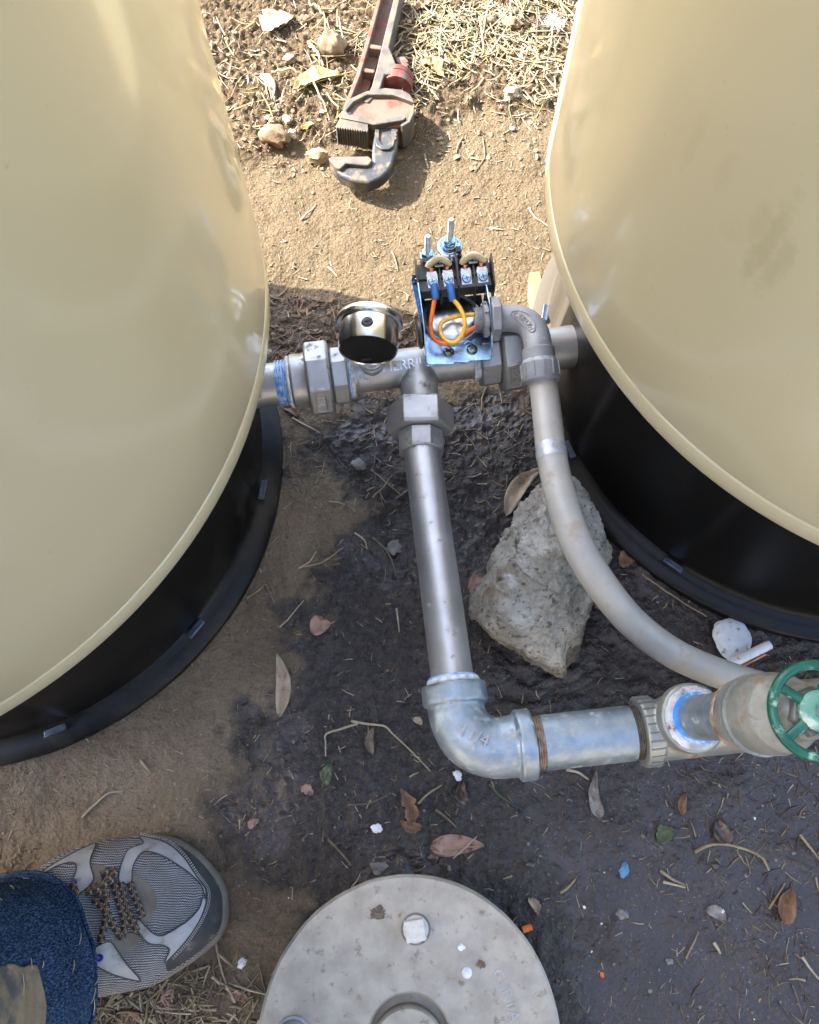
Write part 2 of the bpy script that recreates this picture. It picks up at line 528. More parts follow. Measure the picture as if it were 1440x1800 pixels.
def rock_mat():
    n = N('limestone')
    col = n.mix(n.map(n.noise(30, 7, .65), .35, .65), (.78, .75, .67), (.42, .385, .315))
    col = n.mix(n.map(n.noise(14, 4, .6), .5, .62, 0, .7), col, (.34, .255, .15))
    col = n.mix(n.map(n.noise(24, 6, .7), .56, .66), col, (.82, .80, .76))
    col = n.mix(n.map(n.noise(150, 6, .75), .54, .63, 0, .8), col, (.075, .065, .05))
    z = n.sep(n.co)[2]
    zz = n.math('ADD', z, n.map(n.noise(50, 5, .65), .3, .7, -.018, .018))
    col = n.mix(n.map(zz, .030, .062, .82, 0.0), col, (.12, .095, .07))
    h = n.math('ADD', n.noise(180, 9, .72), n.math('MULTIPLY', n.vor(120), .5))
    n.bump(h, 1.0, .010)
    return n.set(col=col, rough=.85)


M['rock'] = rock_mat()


def denim_mat():
    n = N('denim')
    c = n.mix(n.map(n.noise(14, 5), .35, .65), (.0025, .009, .030), (.0055, .018, .050))
    tw = n.noise(900, 2, .5, n.scalev((1, 1, .35)))
    c = n.mix(n.map(n.noise(9, 5, .6, n.scalev((1, 1, .5))), .48, .70, 0, .75), c, (.020, .046, .10))
    c = n.mix(n.map(tw, .44, .66, 0, .85), c, (.060, .105, .18))
    c = n.mix(n.map(n.noise(40, 5, .7), .62, .72, 0, .4), c, (.11, .10, .085))
    n.bump(tw, .5, .0008)
    return n.set(col=c, rough=.95, spec=.15)


M['denim'] = denim_mat()
M['worn_denim'] = simple('dust_worn_denim', (.24, .185, .12), (.17, .135, .092), .9, 0, 50, .8, 400, .001, (.07, .068, .072), .4, 34)


def knit_mat():
    n = N('woven_mesh_fabric')
    s = n.sep(n.co)
    wob = n.map(n.noise(45, 2), .3, .7, -.0012, .0012)
    row = n.math('ADD', s[1], wob)
    zig = n.math('MULTIPLY', n.math('SINE', n.math('MULTIPLY', s[0], 3400.0)), .00028)
    a = n.math('SINE', n.math('MULTIPLY', n.math('ADD', row, zig), 3500.0))
    k = n.math('MULTIPLY', n.map(a, -.35, .45), n.map(n.noise(700, 3, .6), .25, .55, .55, 1.0))
    c = n.mix(k, (.035, .04, .052), n.mix(n.map(n.noise(30, 5, .65), .4, .7), (.40, .41, .43), (.26, .25, .235)))
    n.bump(k, .8, .0012)
    return n.set(col=c, rough=.8)


M['knit'] = knit_mat()
M['shoe_overlay'] = simple('pale_grey_synthetic', (.34, .345, .36), (.28, .285, .295), .6, 0, 60, .3, 500, .0004, (.20, .175, .145), .24, 60)
M['suede'] = simple('dark_grey_suede', (.030, .033, .036), (.055, .056, .054), .85, 0, 80, .5, 900, .0008, (.22, .19, .15), .15, 40)
M['suede_brown'] = simple('grey_brown_suede', (.12, .11, .095), (.17, .155, .135), .85, 0, 80, .5, 900, .0008)
M['sole'] = simple('dusty_rubber_sole', (.21, .19, .17), (.15, .135, .12), .8, 0, 60, .4, 400, .0006)
M['stitch'] = simple('dark_piping', (.03, .034, .045), (.05, .055, .07), .7, 0, 80, .2, 300, .0003)
M['thread'] = simple('pale_thread', (.50, .50, .50), (.40, .40, .40), .7, 0, 80, .2, 300, .0003)
M['eyelet'] = simple('blue_eyelet', (.02, .035, .30), (.015, .02, .2), .3, 0, 80, .2, 300, .0003)


def lace_mat():
    n = N('black_lace_with_gold_flecks')
    ck = n.t.nodes.new('ShaderNodeTexChecker')
    ck.inputs['Scale'].default_value = 1.0
    n.t.links.new(n.scalev((7.0, 7.0, 1), n.uv()), ck.inputs['Vector'])
    ck2 = n.t.nodes.new('ShaderNodeTexChecker')
    ck2.inputs['Scale'].default_value = 1.0
    n.t.links.new(n.scalev((3.5, 3.5, 1), n.uv()), ck2.inputs['Vector'])
    k = n.math('MULTIPLY', ck.outputs['Fac'], ck2.outputs['Fac'])
    n.bump(k, .4, .0006)
    return n.set(col=n.mix(k, (.010, .011, .02), (.30, .19, .08)), rough=.75)


M['lace'] = lace_mat()

# ------------------------------------------------------------------ numpy noise for the ground
def _hash(ix, iy, seed):
    h = (ix.astype(np.int64) * 374761393 + iy.astype(np.int64) * 668265263 + seed * 982451653) & 0x7fffffff
    h = ((h ^ (h >> 13)) * 1274126177) & 0x7fffffff
    return ((h ^ (h >> 16)) & 0xffff) / 65535.0


def vnoise(x, y, seed=0):
    ix, iy = np.floor(x), np.floor(y)
    fx, fy = x - ix, y - iy
    ux, uy = fx * fx * fx * (fx * (fx * 6 - 15) + 10), fy * fy * fy * (fy * (fy * 6 - 15) + 10)
    def g(ax, ay):
        a = _hash(ix + ax, iy + ay, seed) * 2 * np.pi
        return np.cos(a) * (fx - ax) + np.sin(a) * (fy - ay)
    a = g(0, 0) * (1 - ux) + g(1, 0) * ux
    b = g(0, 1) * (1 - ux) + g(1, 1) * ux
    return (a * (1 - uy) + b * uy) * 1.4


def fbm(x, y, f, octv=4, seed=0, gain=.5):
    t, a = 0, 1.0
    for i in range(octv):
        t = t + a * vnoise(x * f, y * f, seed + i * 17)
        f *= 2.03; a *= gain
    return t


def sstep(a, b, x):
    t = np.clip((x - a) / (b - a), 0, 1)
    return t * t * (3 - 2 * t)


def poly_sd(px, x, y):
    """signed distance (inside positive, metres) to a ground outline given in photo pixels"""
    P = np.array([[*W(a, b, 0).xy] for a, b in px])
    best = np.full(x.shape, 1e9)
    ins = np.zeros(x.shape, bool)
    n = len(P)
    for i in range(n):
        a, b = P[i], P[(i + 1) % n]
        d = b - a
        t = np.clip(((x - a[0]) * d[0] + (y - a[1]) * d[1]) / (d @ d), 0, 1)
        best = np.minimum(best, np.hypot(x - a[0] - t * d[0], y - a[1] - t * d[1]))
        c = ((a[1] > y) != (b[1] > y))
        with np.errstate(divide='ignore', invalid='ignore'):
            xi = (b[0] - a[0]) * (y - a[1]) / (b[1] - a[1]) + a[0]
        ins ^= c & (x < xi)
    return np.where(ins, best, -best)


WET = [(500, 712), (506, 830), (600, 862), (690, 880), (640, 925), (590, 975), (540, 1040), (510, 1060), (480, 1120), (500, 1160), (505, 1240), (430, 1260),
       (405, 1310), (412, 1400), (385, 1430), (430, 1480), (445, 1540), (505, 1600), (520, 1900), (1800, 1950), (1800, 900), (1080, 640), (900, 690), (700, 700), (600, 706)]
PUD = [(940, 1420), (1040, 1390), (1200, 1330), (1500, 1330), (1700, 1900), (980, 1900), (985, 1700), (930, 1560), (900, 1480)]
SHADE_LIFT = [(300, 505), (475, 505), (560, 508), (640, 530), (700, 575), (720, 620), (1000, 640), (1800, 700), (1800, 1860), (-600, 1860), (-600, 900)]  # ground lying in the tank's shadow, where the soil is painted lighter
UPPER = [(-200, -900), (200, 250), (400, 285), (520, 262), (600, 250), (640, 215), (760, 235), (800, 205), (900, 190), (1000, 185), (1200, 170), (1700, -900)]


def gfield(x, y):
    """ground height and its masks at world x, y (arrays)"""
    wob = fbm(x, y, 14, 4, 3) * .024 + fbm(x, y, 60, 4, 9) * .013
    wet = sstep(-.012, .020, poly_sd(WET, x, y) + wob * 1.25)
    up = sstep(-.012, .02, poly_sd(UPPER, x, y) + wob * .6)
    grey = sstep(-.01, .02, poly_sd(SHADE_LIFT, x, y) + wob * .4)
    pud = sstep(-.085, .07, poly_sd(PUD, x, y) + wob * 1.6)
    z = fbm(x, y, 3.0, 3, 21) * .006
    z += fbm(x, y, 22, 4, 31) * .0028
    crumb = np.abs(fbm(x, y, 55, 3, 41)) * .008 + np.abs(fbm(x, y, 120, 3, 51)) * .006
    z += crumb * (.10 + .9 * up) + up * .006
    z += np.abs(fbm(x, y, 150, 3, 61)) * .0022 * (1 - .4 * up)
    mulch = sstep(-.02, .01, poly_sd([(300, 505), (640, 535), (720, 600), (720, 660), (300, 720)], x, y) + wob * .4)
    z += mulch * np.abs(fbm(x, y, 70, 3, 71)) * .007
    wet = np.maximum(wet, mulch * (.52 + .25 * np.clip(fbm(x, y, 40, 3, 77), -1, 1)))  # part-wet mulch; the darkening also deepens the tank's shadow here
    z += wet * (np.abs(fbm(x, y, 48, 3, 81)) * .0042 + np.abs(fbm(x, y, 130, 2, 83)) * .0012 - .003)
    fine = fbm(x, y, 80, 3, 91) * .0012 + np.abs(fbm(x, y, 190, 3, 93)) * .0016 + fbm(x, y, 21, 4, 95) * .0013
    z2 = z * (1 - .85 * pud) + pud * (fine - .0050)
    level = -.0041 + 0 * x
    film = pud * (.25 + .75 * sstep(-.0012, .0008, level - z2))
    z2 = np.where(pud > .5, np.maximum(z2, level), z2)
    film = np.maximum(film, wet * (1 - mulch) * .72 * sstep(.0, .55, fbm(x, y, 11, 4, 101) + .25 * fbm(x, y, 60, 3, 103)))
    return z2, wet, up, grey, film


def axis_coords(lo, hi, step, far):
    core = np.arange(lo, hi + step * .5, step)
    ext, s, p = [], step, 0.0
    while p < far:
        s *= 1.35; p += s; ext.append(p)
    ext = np.array(ext)
    return np.concatenate([(lo - ext)[::-1], core, hi + ext])


gx = axis_coords(-.48, .50, .0021, 30)
gy = axis_coords(-.22, 1.12, .0021, 30)
GX, GY = np.meshgrid(gx, gy)
GZ, GWET, GUP, GSHADE_LIFT, GFILM = gfield(GX, GY)
far = sstep(.01, .30, np.maximum(np.abs(GX) - .5, np.maximum(GY - 1.1, -.22 - GY)))
GZ = GZ * (1 - far)


def gz(x, y):
    i = int(np.clip(np.searchsorted(gx, x), 1, len(gx) - 1)); j = int(np.clip(np.searchsorted(gy, y), 1, len(gy) - 1))
    tx = (x - gx[i - 1]) / (gx[i] - gx[i - 1]); ty = (y - gy[j - 1]) / (gy[j] - gy[j - 1])
    a = GZ[j - 1, i - 1] * (1 - tx) + GZ[j - 1, i] * tx
    b = GZ[j, i - 1] * (1 - tx) + GZ[j, i] * tx
    return float(a * (1 - ty) + b * ty)


def G(px, py, lift=0.0):
    p = W(px, py, 0)
    p = W(px, py, gz(p.x, p.y))
    p.z = gz(p.x, p.y) + lift
    return p


nx_, ny_ = len(gx), len(gy)
me = bpy.data.meshes.new("ground")
me.vertices.add(nx_ * ny_)
me.vertices.foreach_set('co', np.stack([GX, GY, GZ], -1).astype(np.float32).ravel())
ii, jj = np.meshgrid(np.arange(nx_ - 1), np.arange(ny_ - 1))
q = (jj * nx_ + ii).ravel()
quads = np.stack([q, q + 1, q + 1 + nx_, q + nx_], -1).astype(np.int32)
me.loops.add(quads.size)
me.loops.foreach_set('vertex_index', quads.ravel())
me.polygons.add(len(quads))
me.polygons.foreach_set('loop_start', np.arange(0, quads.size, 4, dtype=np.int32))
me.update(calc_edges=True)
me.shade_smooth()
for nm, arr in (('wet', GWET), ('film', GFILM), ('litter', GUP), ('grey', GSHADE_LIFT)):
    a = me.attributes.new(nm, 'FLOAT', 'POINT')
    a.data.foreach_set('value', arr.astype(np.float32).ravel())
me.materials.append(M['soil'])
ground = link(bpy.data.objects.new("ground", me))
tag(ground, kind='structure')

# ------------------------------------------------------------------ pressure tanks
RL = 0.3312


def tank(x, y, z_lip, rb, slots, label, scuff, bmat='base', tilt=(0, 0)):
    t = thing('pressure_tank', (x, y, 0), label, 'water tank', 'cream pressure tanks on black bases')
    o = V((x, y, 0))
    zl = z_lip
    prof = [(0, zl + .006), (.29, zl + .006), (.318, zl), (.3290, zl), (RL - .0008, zl + .0008), (RL, zl + .003), (RL, zl + .0195),
            (RL - .0003, zl + .0205), (RL - .0017, zl + .0212), (RL - .0017, zl + .0222), (RL - .0003, zl + .0229), (RL, zl + .0240), (RL, zl + .10), (RL, .6), (RL, 1.0), (RL, 1.47)]
    for k in range(1, 13):
        a = k / 12 * math.pi / 2
        prof.append((RL * math.cos(a) if k < 12 else 0, 1.47 + .17 * math.sin(a)))
    MB().lathe(o, (0, 0, 1), prof, 192).build('shell', shell_mat('cream_enamel', scuff), t, angle=50)
    angs = []
    for (px, py) in slots:
        p = W(px, py, .03)
        angs.append(math.atan2(p.y - y, p.x - x))
    a0 = angs[0]
    step = math.pi / 6

    def mod(a, h, r):
        if .02 < h < zl - .006:
            u = ((a - a0) / step) % 2.0
            k = min(max((u - .0) * 14, 0), 1) if u < 1 else min(max((1 + .07 - u) * 14, 0), 1)
            return r + .0075 * k * min(1, (h - .02) / .012)
        return r
    wall = rb - .022
    prof = [(0, -.01), (rb - .004, -.01), (rb, -.008), (rb, .009), (rb - .0025, .0115), (rb - .012, .0135), (wall + .004, .0150), (wall + .0005, .018), (wall - .001, .024), (wall - .002, .034),
            (wall - .006, .12), (wall - .009, zl - .004), (0, zl - .004)]
    b = MB().lathe(o, (0, 0, 1), prof, 288, mod=mod).build('base', M[bmat], t, angle=40)
    for a in angs:
        r = V((math.cos(a), math.sin(a), 0)); tg = V((-math.sin(a), math.cos(a), 0)); up = (V((0, 0, 1)) + r * .5).normalized()
        c = o + r * (wall + .0075) + V((0, 0, .020))
        mb = MB()
        mb.box(c, tg, r, (0, 0, 1), .0100, .0030, .0018)
        mb.box(c + r * .0030 + V((0, 0, .002)), tg, r, (0, 0, 1), .0100, .0007, .0026)
        s = mb.build('slot_ledge', M['slot_sky'], b, bevel=.0005)  # plastic ledge, coloured as if mirroring the sky
    t.rotation_euler = (tilt[0], tilt[1], 0)
    return t


def sc_local(px, py, c):
    """point of the right tank's shell seen at a photo pixel, in the tank's frame"""
    u, v = (px - 720) / FPX, -(py - 900) / FPX
    d = V((u, ST + v * CT, -CT + v * ST)); o = V((0, 0, H))
    A = d.x ** 2 + d.y ** 2; B = 2 * ((o.x - c[0]) * d.x + (o.y - c[1]) * d.y)
    C_ = (o.x - c[0]) ** 2 + (o.y - c[1]) ** 2 - RL ** 2
    t = (-B - math.sqrt(max(B * B - 4 * A * C_, 0))) / (2 * A)
    p = o + d * t
    return (p.x - c[0], p.y - c[1], p.z)


TL, TR = (-.4374, .3385), (.4418, .4643)
tank(*TL, .2600, .3035, [(458, 855), (338, 1100), (90, 1283)], 'left cream pressure tank with clean glossy side, on a black base', None)
sc = [(sc_local(1350, 425, TR), (120, 120, 26), .26), (sc_local(1364, 470, TR), (120, 120, 36), .24), (sc_local(1338, 395, TR), (110, 110, 60), .16),
      (sc_local(1290, 402, TR), (100, 100, 80), .09), (sc_local(1222, 245, TR), (150, 150, 36), .10), (sc_local(1275, 300, TR), (150, 150, 50), .08), (sc_local(1020, 210, TR), (60, 60, 12), .10)]
tank(*TR, .2560, .3108, [(1018, 778), (1197, 976), (988, 545)], 'right cream pressure tank with a greenish scuff on its side, on a black base', sc, 'base_dusty')

# ------------------------------------------------------------------ unseen tree, added beyond the left tank so its trunk shades the lower left
trp = V((-1.485, .307, 0))
tr = thing('tree', trp, 'unseen bare tree trunk added beyond the left tank to cast shade', 'tree')
tk = MB()
def bark(a, h, r): return r * (1 + .05 * mnoise.noise(V((math.cos(a) * 4, math.sin(a) * 4, h * 2))) + .03 * math.sin(a * 13 + h * 3))
tk.lathe(trp, (0, 0, 1), [(.19, -.05), (.16, .08), (.142, .3), (.136, .8), (.132, 1.6), (.125, 2.3), (.10, 2.7), (.07, 3.3), (.02, 4.2), (0, 4.25)], 72, mod=bark).build('trunk', M['bark'], tr, angle=80)
for k in range(6):
    a = 2.2 + k * 1.05; d = V((math.cos(a), math.sin(a), 0)); h = 2.2 + .25 * k
    MB().tube(smooth_path([trp + V((0, 0, h)), trp + d * .5 + V((0, 0, h + .45)), trp + d * 1.0 + V((0, 0, h + .75)), trp + d * 1.5 + V((0, 0, h + 1.3))], 5), [.05 * (1 - .04 * i) for i in range(16)], 10).build('limb', M['bark'], tr)

# ------------------------------------------------------------------ unseen pale house, added so its sunny wall bounces light onto the tanks
hs_ = thing('house', (.3, -3.6, 0), 'unseen pale house with a door and two windows, added behind the camera to bounce light', 'house')
MB().box((.3, -4.6, 1.35), (1, 0, 0), (0, 1, 0), (0, 0, 1), 4.2, 1.6, 1.36).build('wall', M['render_coat'], hs_)
rf = MB().prism([(-4.2, -2.7, 2.68), (4.8, -2.7, 2.68), (4.8, -4.6, 3.7), (-4.2, -4.6, 3.7)], (0, 0, .08)).prism([(-4.2, -6.5, 2.68), (4.8, -6.5, 2.68), (4.8, -4.6, 3.7), (-4.2, -4.6, 3.7)], (0, 0, .08)).build('roof', M['bark'], hs_)
dr = MB().box((1.9, -2.985, 1.0), (1, 0, 0), (0, 1, 0), (0, 0, 1), .45, .03, 1.0).build('door', M['wood'], hs_, bevel=.006)
MB().blob((1.55, -2.93, 1.0), (.03, .03, .03), 2, 0, 1, 1).build('handle', M['zinc_bolt'], dr)
for wx in (-2.0, 3.4):
    wf = MB().box((wx, -2.98, 1.5), (1, 0, 0), (0, 1, 0), (0, 0, 1), .5, .03, .5).build('window', M['white_plastic'], hs_, bevel=.006)
    for px_ in (-.24, .24):
        MB().box((wx + px_, -2.955, 1.5), (1, 0, 0), (0, 1, 0), (0, 0, 1), .21, .012, .44).build('pane', M['black_gloss'], wf)

# ------------------------------------------------------------------ pipework
ZT = .095
A0, A1 = W(470, 677, ZT), W(1010, 609, ZT)
ADIR = (A1 - A0).normalized()
ADIR = V((ADIR.x, ADIR.y, 0)).normalized()
A0.z = ZT


def AX(px):
    """point on the manifold axis seen near photo column px"""
    lo, hi = -.4, .8
    for _ in range(50):
        m = (lo + hi) / 2
        p = A0 + ADIR * m
        dep = (H - p.z) * CT + p.y * ST
        if 720 + FPX * p.x / dep < px: lo = m
        else: hi = m
    return A0 + ADIR * lo


pw = thing('pipework', AX(738) * 1.0 - V((0, 0, ZT)), 'grey steel pipe manifold joining the two tanks, with a riser to an elbow', 'pipework')
UPZ = V((0, 0, 1))
NRM = V((ADIR.y, -ADIR.x, 0))               # towards the camera


def axis_cyl(a, b, r, seg=40): return MB().cyl(AX(a), AX(b), r, seg)


MB().cyl(AX(489) - ADIR * .16, AX(489), .0208, 40).build('stub_pipe', M['steel_tube'], pw)
mb = MB()
for k in range(4): mb.lathe(AX(487 + k * 5.4), ADIR, [(.019, 0), (.0222, .0005), (.0225, .0018), (.019, .0027)], 40)
mb.cyl(AX(486), AX(512), .0205, 40).build('thread_tape', M['blue_dope'], pw)


def ring_dope(p0, p1, r, name, mat, seed, amp=.16, sub=5):
    """uneven bead of joint compound round a pipe"""
    mb = MB(); d = (p1 - p0); L = d.length; d = d.normalized()
    def mod(a, h, rr): return rr * (1 + amp * .35 * mnoise.noise(V((math.cos(a) * 3, math.sin(a) * 3, h * 300 + seed))))
    prof = [(r * .8, 0)] + [(r * (1 + .05 * math.sin(math.pi * k / sub)), L * k / sub) for k in range(sub + 1)] + [(r * .8, L)]
    return mb.lathe(p0, d, prof, 48, mod=mod).build(name, mat, pw)


# left union: tail piece, big eight-sided nut, inner end
un = MB()
un.lathe(AX(511), ADIR, [(.020, 0), (.0245, 0), (.0268, .003), (.0262, .012), (.0275, .0175), (.020, .0178)], 40)
u1 = un.build('union_tail', M['steel'], pw, bevel=.0006)
ring_dope(AX(507), AX(514), .0243, 'joint_compound', M['dope'], 3)
OCT = math.radians(2)
u2 = MB().ngon(AX(541), AX(583), .0372, 8, OCT, NRM).build('union_nut', M['steel'], pw, bevel=.0008)
u3 = MB().ngon(AX(583.5), AX(613), .0288, 8, OCT, NRM).build('union_end', M['steel'], pw, bevel=.0008)
ring_dope(AX(606), AX(622), .0215, 'joint_compound', M['dope'], 5, .3)
ring_dope(AX(612), AX(617), .0228, 'joint_compound', M['blue_dope'], 8, .3)

# the tee, one casting: run, branch
BR1 = W(738, 760, ZT)
BD = (W(800, 1200, .134) - W(739, 742, ZT)).normalized()
TC = AX(736)
BR0 = W(739, 742, ZT)
tee = MB()
RT = .0187
tee.cyl(AX(619), AX(836), RT, 48)
tee.cyl(AX(619), AX(626), RT + .0012, 48)
tee.cyl(AX(829), AX(836), RT + .0012, 48)
bdir0 = (V((BR0.x, BR0.y, ZT)) - TC).normalized()
tee.cyl(TC, TC + bdir0 * .048, RT * .98, 48)
teeo = tee.build('tee', M['steel'], pw, remesh=.0011, smooth=9)


def on_axis(c, ax, r, side, up):
    """wrap flat lettering round a cylinder: x along ax, y round it from direction `side`"""
    ax = ax.normalized(); tan = ax.cross(side).normalized()
    def fn(x, y, z):
        a = y / r
        n = side * math.cos(a) - tan * math.sin(a) * up
        return c + ax * x + n * (r + z)
    return fn


# raised maker's word on the tee
sd = (UPZ * .93 + NRM * .37).normalized()
mk = text_mb('MERRILL', .0130, .0013, on_axis(AX(714), ADIR, RT + .0002, sd, 1)).build('cast_lettering', M['steel_mark'], teeo)
# port boss for the gauge
gp = AX(655)
boss = MB()
boss.lathe(gp, UPZ, [(0, .01), (.0125, .010), (.0125, .0205), (.0118, .0215), (.0075, .0215), (.0075, .012), (0, .012)], 36).build('gauge_port', M['steel'], teeo, bevel=.0005)
ring = MB().lathe(gp, UPZ, [(.0062, .018), (.0098, .0215), (.0092, .0236), (.0062, .0245)], 36, mod=lambda a, h, r: r * (1 + .05 * mnoise.noise(V((math.cos(a) * 4, math.sin(a) * 4, h * 400)))))
ring.build('joint_compound', M['dope'], teeo)

# right union
ring_dope(AX(829), AX(841), .0205, 'joint_compound', M['dope'], 11, .3)
MB().ngon(AX(840), AX(875), .0288, 8, OCT, NRM).build('union_end', M['steel'], pw, bevel=.0008)
u4 = MB().ngon(AX(875.5), AX(916), .0372, 8, OCT, NRM).build('union_nut', M['steel'], pw, bevel=.0008)
MB().lathe(AX(916.5), ADIR, [(.018, 0), (.0265, 0), (.0275, .004), (.026, .020), (.0205, .023)], 40).build('union_tail', M['steel'], pw)
MB().cyl(AX(950), AX(950) + ADIR * .17, .0212, 40).build('stub_pipe', M['steel_tube'], pw)


def nut_text(txt, px, size, depth, phase_deg, shift=0.0):
    """lettering and a sunk frame line on one flat of an octagon nut; reads round the nut"""
    c = AX(px)
    a = math.radians(phase_deg)
    nrm = (NRM * math.cos(a) + UPZ * math.sin(a)).normalized()
    up = ADIR                                    # top of the letters points along the pipe
    rt = up.cross(nrm).normalized()
    r = .0372 * math.cos(math.pi / 8)
    def fn(x, y, z): return c + nrm * (r + z) + rt * (x + shift) - up * y * -1.0
    return fn, nrm, rt, up, c, r


for txt, px, rev, nutp in (('304', 895, 1, u4), ('0521', 562, 1, u2)):
    fn, nrm, rt, up, c, r = nut_text(txt, px, .01, .0006, 24.5)
    rt2 = -rt
    up2 = -up
    s_ = .0105 if txt == '304' else .0088
    tm = text_mb(txt, s_, .00055, lambda x, y, z: c + nrm * (r + z) - rt2 * x * -1 * rev + up2 * y)
    tm.build('cast_lettering', M['steel_mark'], nutp)
    w_, h_ = (.0128, .0048) if txt == '304' else (.0130, .0046)
    loop = [c + nrm * (r + .0002) + rt * (sx * w_) + up * (sy * h_) for sx, sy in ((-.9, -1), (.9, -1), (1, -.7), (1, .7), (.9, 1), (-.9, 1), (-1, .7), (-1, -.7), (-.9, -1))]
    MB().tube(loop, .00055, 6).build('cast_frame', M['steel_mark'], nutp)

# branch union and riser
d1 = bdir0
q0 = TC + d1 * .044
MB().ngon(q0, q0 + d1 * .028, .0322, 6, math.radians(30), UPZ).build('union_nut', M['steel'], pw, bevel=.0008)
MB().ngon(q0 + d1 * .0285, q0 + d1 * .049, .0225, 8, math.radians(22.5), UPZ, .0008).build('union_end', M['steel'], pw, bevel=.0006)
R0 = q0 + d1 * .040
R1 = W(797, 1205, .134)
RD = (R1 - R0).normalized()
MB().cyl(R0, R1 + RD * .006, .0172, 48).build('riser_pipe', M['steel_tube'], pw)

# elbow: quarter bend casting from the riser to the nipple
ZE = .136
E0 = R1.copy()
N0, N1 = W(925, 1309, ZE), W(1115, 1288, ZE)
ND = (N1 - N0); ND.z = 0; ND = ND.normalized()
el = MB()
rd = V((RD.x, RD.y, 0)).normalized()
a_in = E0 + RD * .004
cor = None
# intersection of the two axes in plan
den = rd.x * ND.y - rd.y * ND.x
tt = ((N0.x - E0.x) * ND.y - (N0.y - E0.y) * ND.x) / den
cor = E0 + rd * tt; cor.z = ZE
p_in, p_out = cor - rd * .030, cor + ND * .030
bend = [p_in + (cor - p_in) * 0]
pts = []
for k in range(13):
    t = k / 12
    pts.append((1 - t) ** 2 * p_in + 2 * t * (1 - t) * (cor + (p_in + p_out - 2 * cor) * .10) + t * t * p_out)
el.tube([cor - rd * .043] + pts + [cor + ND * .049], [.0225] + [.0228] * 4 + [.0234] * 9 + [.0240], 48)
el.cyl(cor - rd * .052, cor - rd * .036, .0262, 48, ch=.001)
el.cyl(cor + ND * .043, cor + ND * .056, .0275, 48, ch=.001)
elo = el.build('elbow', M['galv'], pw, remesh=.0012, smooth=5)
# size cast on the bend
ctr = pts[6]
txd = (ND * .86 + rd * .50).normalized()
tyd = UPZ.cross(txd)
def eltxt(x, y, z):
    p = ctr + txd * x + tyd * y + V((0, 0, 0))
    rr = math.sqrt(max(.0239 ** 2 - (((p - ctr).dot((ND - rd * -1).normalized().cross(UPZ).normalized())) ** 2), 1e-6))
    return V((p.x, p.y, ctr.z + rr + .0009 + z))
text_mb('11/4', .0135, .0014, eltxt).build('cast_lettering', M['cast_mark'], elo)
bm_ = MB()
bm_.lathe(cor - rd * .0575, rd, [(.0165, 0), (.0205, .001), (.0215, .004), (.020, .0065)], 48,
          mod=lambda a, h, r: r * (1 + .05 * mnoise.noise(V((math.cos(a) * 5, math.sin(a) * 5, h * 500)))))
bm_.build('joint_compound', M['dope'], pw)
MB().lathe(cor - rd * .0590, rd, [(.0165, 0), (.0192, .0008), (.0196, .0030), (.0165, .0034)], 48,
           mod=lambda a, h, r: r * (1 + .06 * mnoise.noise(V((math.cos(a) * 4 + 3, math.sin(a) * 4, h * 500))))).build('joint_compound', M['blue_dope'], pw)

# nipple with rusty threads, then the galvanised tee lying on its side with an upward outlet
n0 = cor + ND * .052
n1 = W(1118, 1288, ZE); n1.z = ZE
n1 = cor + ND * ((n1 - cor).dot(ND))
RN = .0212
th = MB()
for k in range(4): th.lathe(n0 + ND * (.0035 + k * .0017), ND, [(RN - .002, 0), (RN - .0002, .0005), (RN - .0002, .0008), (RN - .002, .0014)], 40)
th.cyl(n0, n0 + ND * .012, RN - .0016, 40).build('rusty_thread', M['galv_rust'], pw)
MB().cyl(n0 + ND * .0110, n1 - ND * .004, RN, 56).build('nipple', M['galv'], pw)
th = MB()
for k in range(5): th.lathe(n1 - ND * (.0055 - k * .0017), ND, [(RN - .002, 0), (RN - .0004, .0005), (RN - .0004, .0008), (RN - .002, .0014)], 40)
th.cyl(n1 - ND * .006, n1 + ND * .006, RN - .0016, 40).build('dark_thread', M['dark_thread'], pw)
S0 = W(1222, 1262, .176)                       # mouth of the upward outlet
S1 = W(1440, 1250, .318)                       # hub of the hand wheel
SD = (S1 - S0).normalized()
t2 = MB()
t2.cyl(n1 + ND * .002, n1 + ND * .015, .0270, 48, ch=.001)
tc2 = V((S0.x, S0.y, ZE)) - SD * .0
t2.cyl(n1 + ND * .010, n1 + ND * .105, .0238, 48)
t2.cyl(tc2 - SD * .004, S0 - SD * .001, .0236, 48)
t2.cyl(S0 - SD * .012, S0, .0258, 48, ch=.001)
def stain_mat(spots):
    n = N('rust_stained_iron')
    col = n.mix(n.map(n.noise(48), .35, .65), (.27, .285, .275), (.38, .38, .345))
    tot = None
    for c, r in spots:
        v = n.t.nodes.new('ShaderNodeVectorMath'); v.operation = 'DISTANCE'
        n.t.links.new(n.co, v.inputs[0]); v.inputs[1].default_value = tuple(c - ORIG[pw.name])
        f = n.map(n.math('ADD', v.outputs['Value'], n.map(n.noise(120, 5), .3, .7, -.004, .004)), r * .6, r, 1.0, 0.0)
        tot = f if tot is None else n.math('MAXIMUM', tot, f)
    col = n.mix(n.math('MULTIPLY', tot, .9), col, n.mix(n.map(n.noise(160, 4), .4, .6), (.17, .085, .022), (.34, .23, .10)))
    n.bump(n.noise(300, 6), .5, .0008)
    return n.set(col=col, rough=n.map(tot, 0, 1, .46, .75), metal=n.map(tot, 0, 1, .65, 0.0))
M['galv_stain'] = stain_mat([(W(1202, 1296, ZE + .012), .014), (W(1215, 1306, ZE + .006), .014), (W(1192, 1302, ZE + .012), .010)])
t2o = t2.build('galvanised_tee', M['galv_stain'], pw, remesh=.0013, smooth=5)
grip = MB()
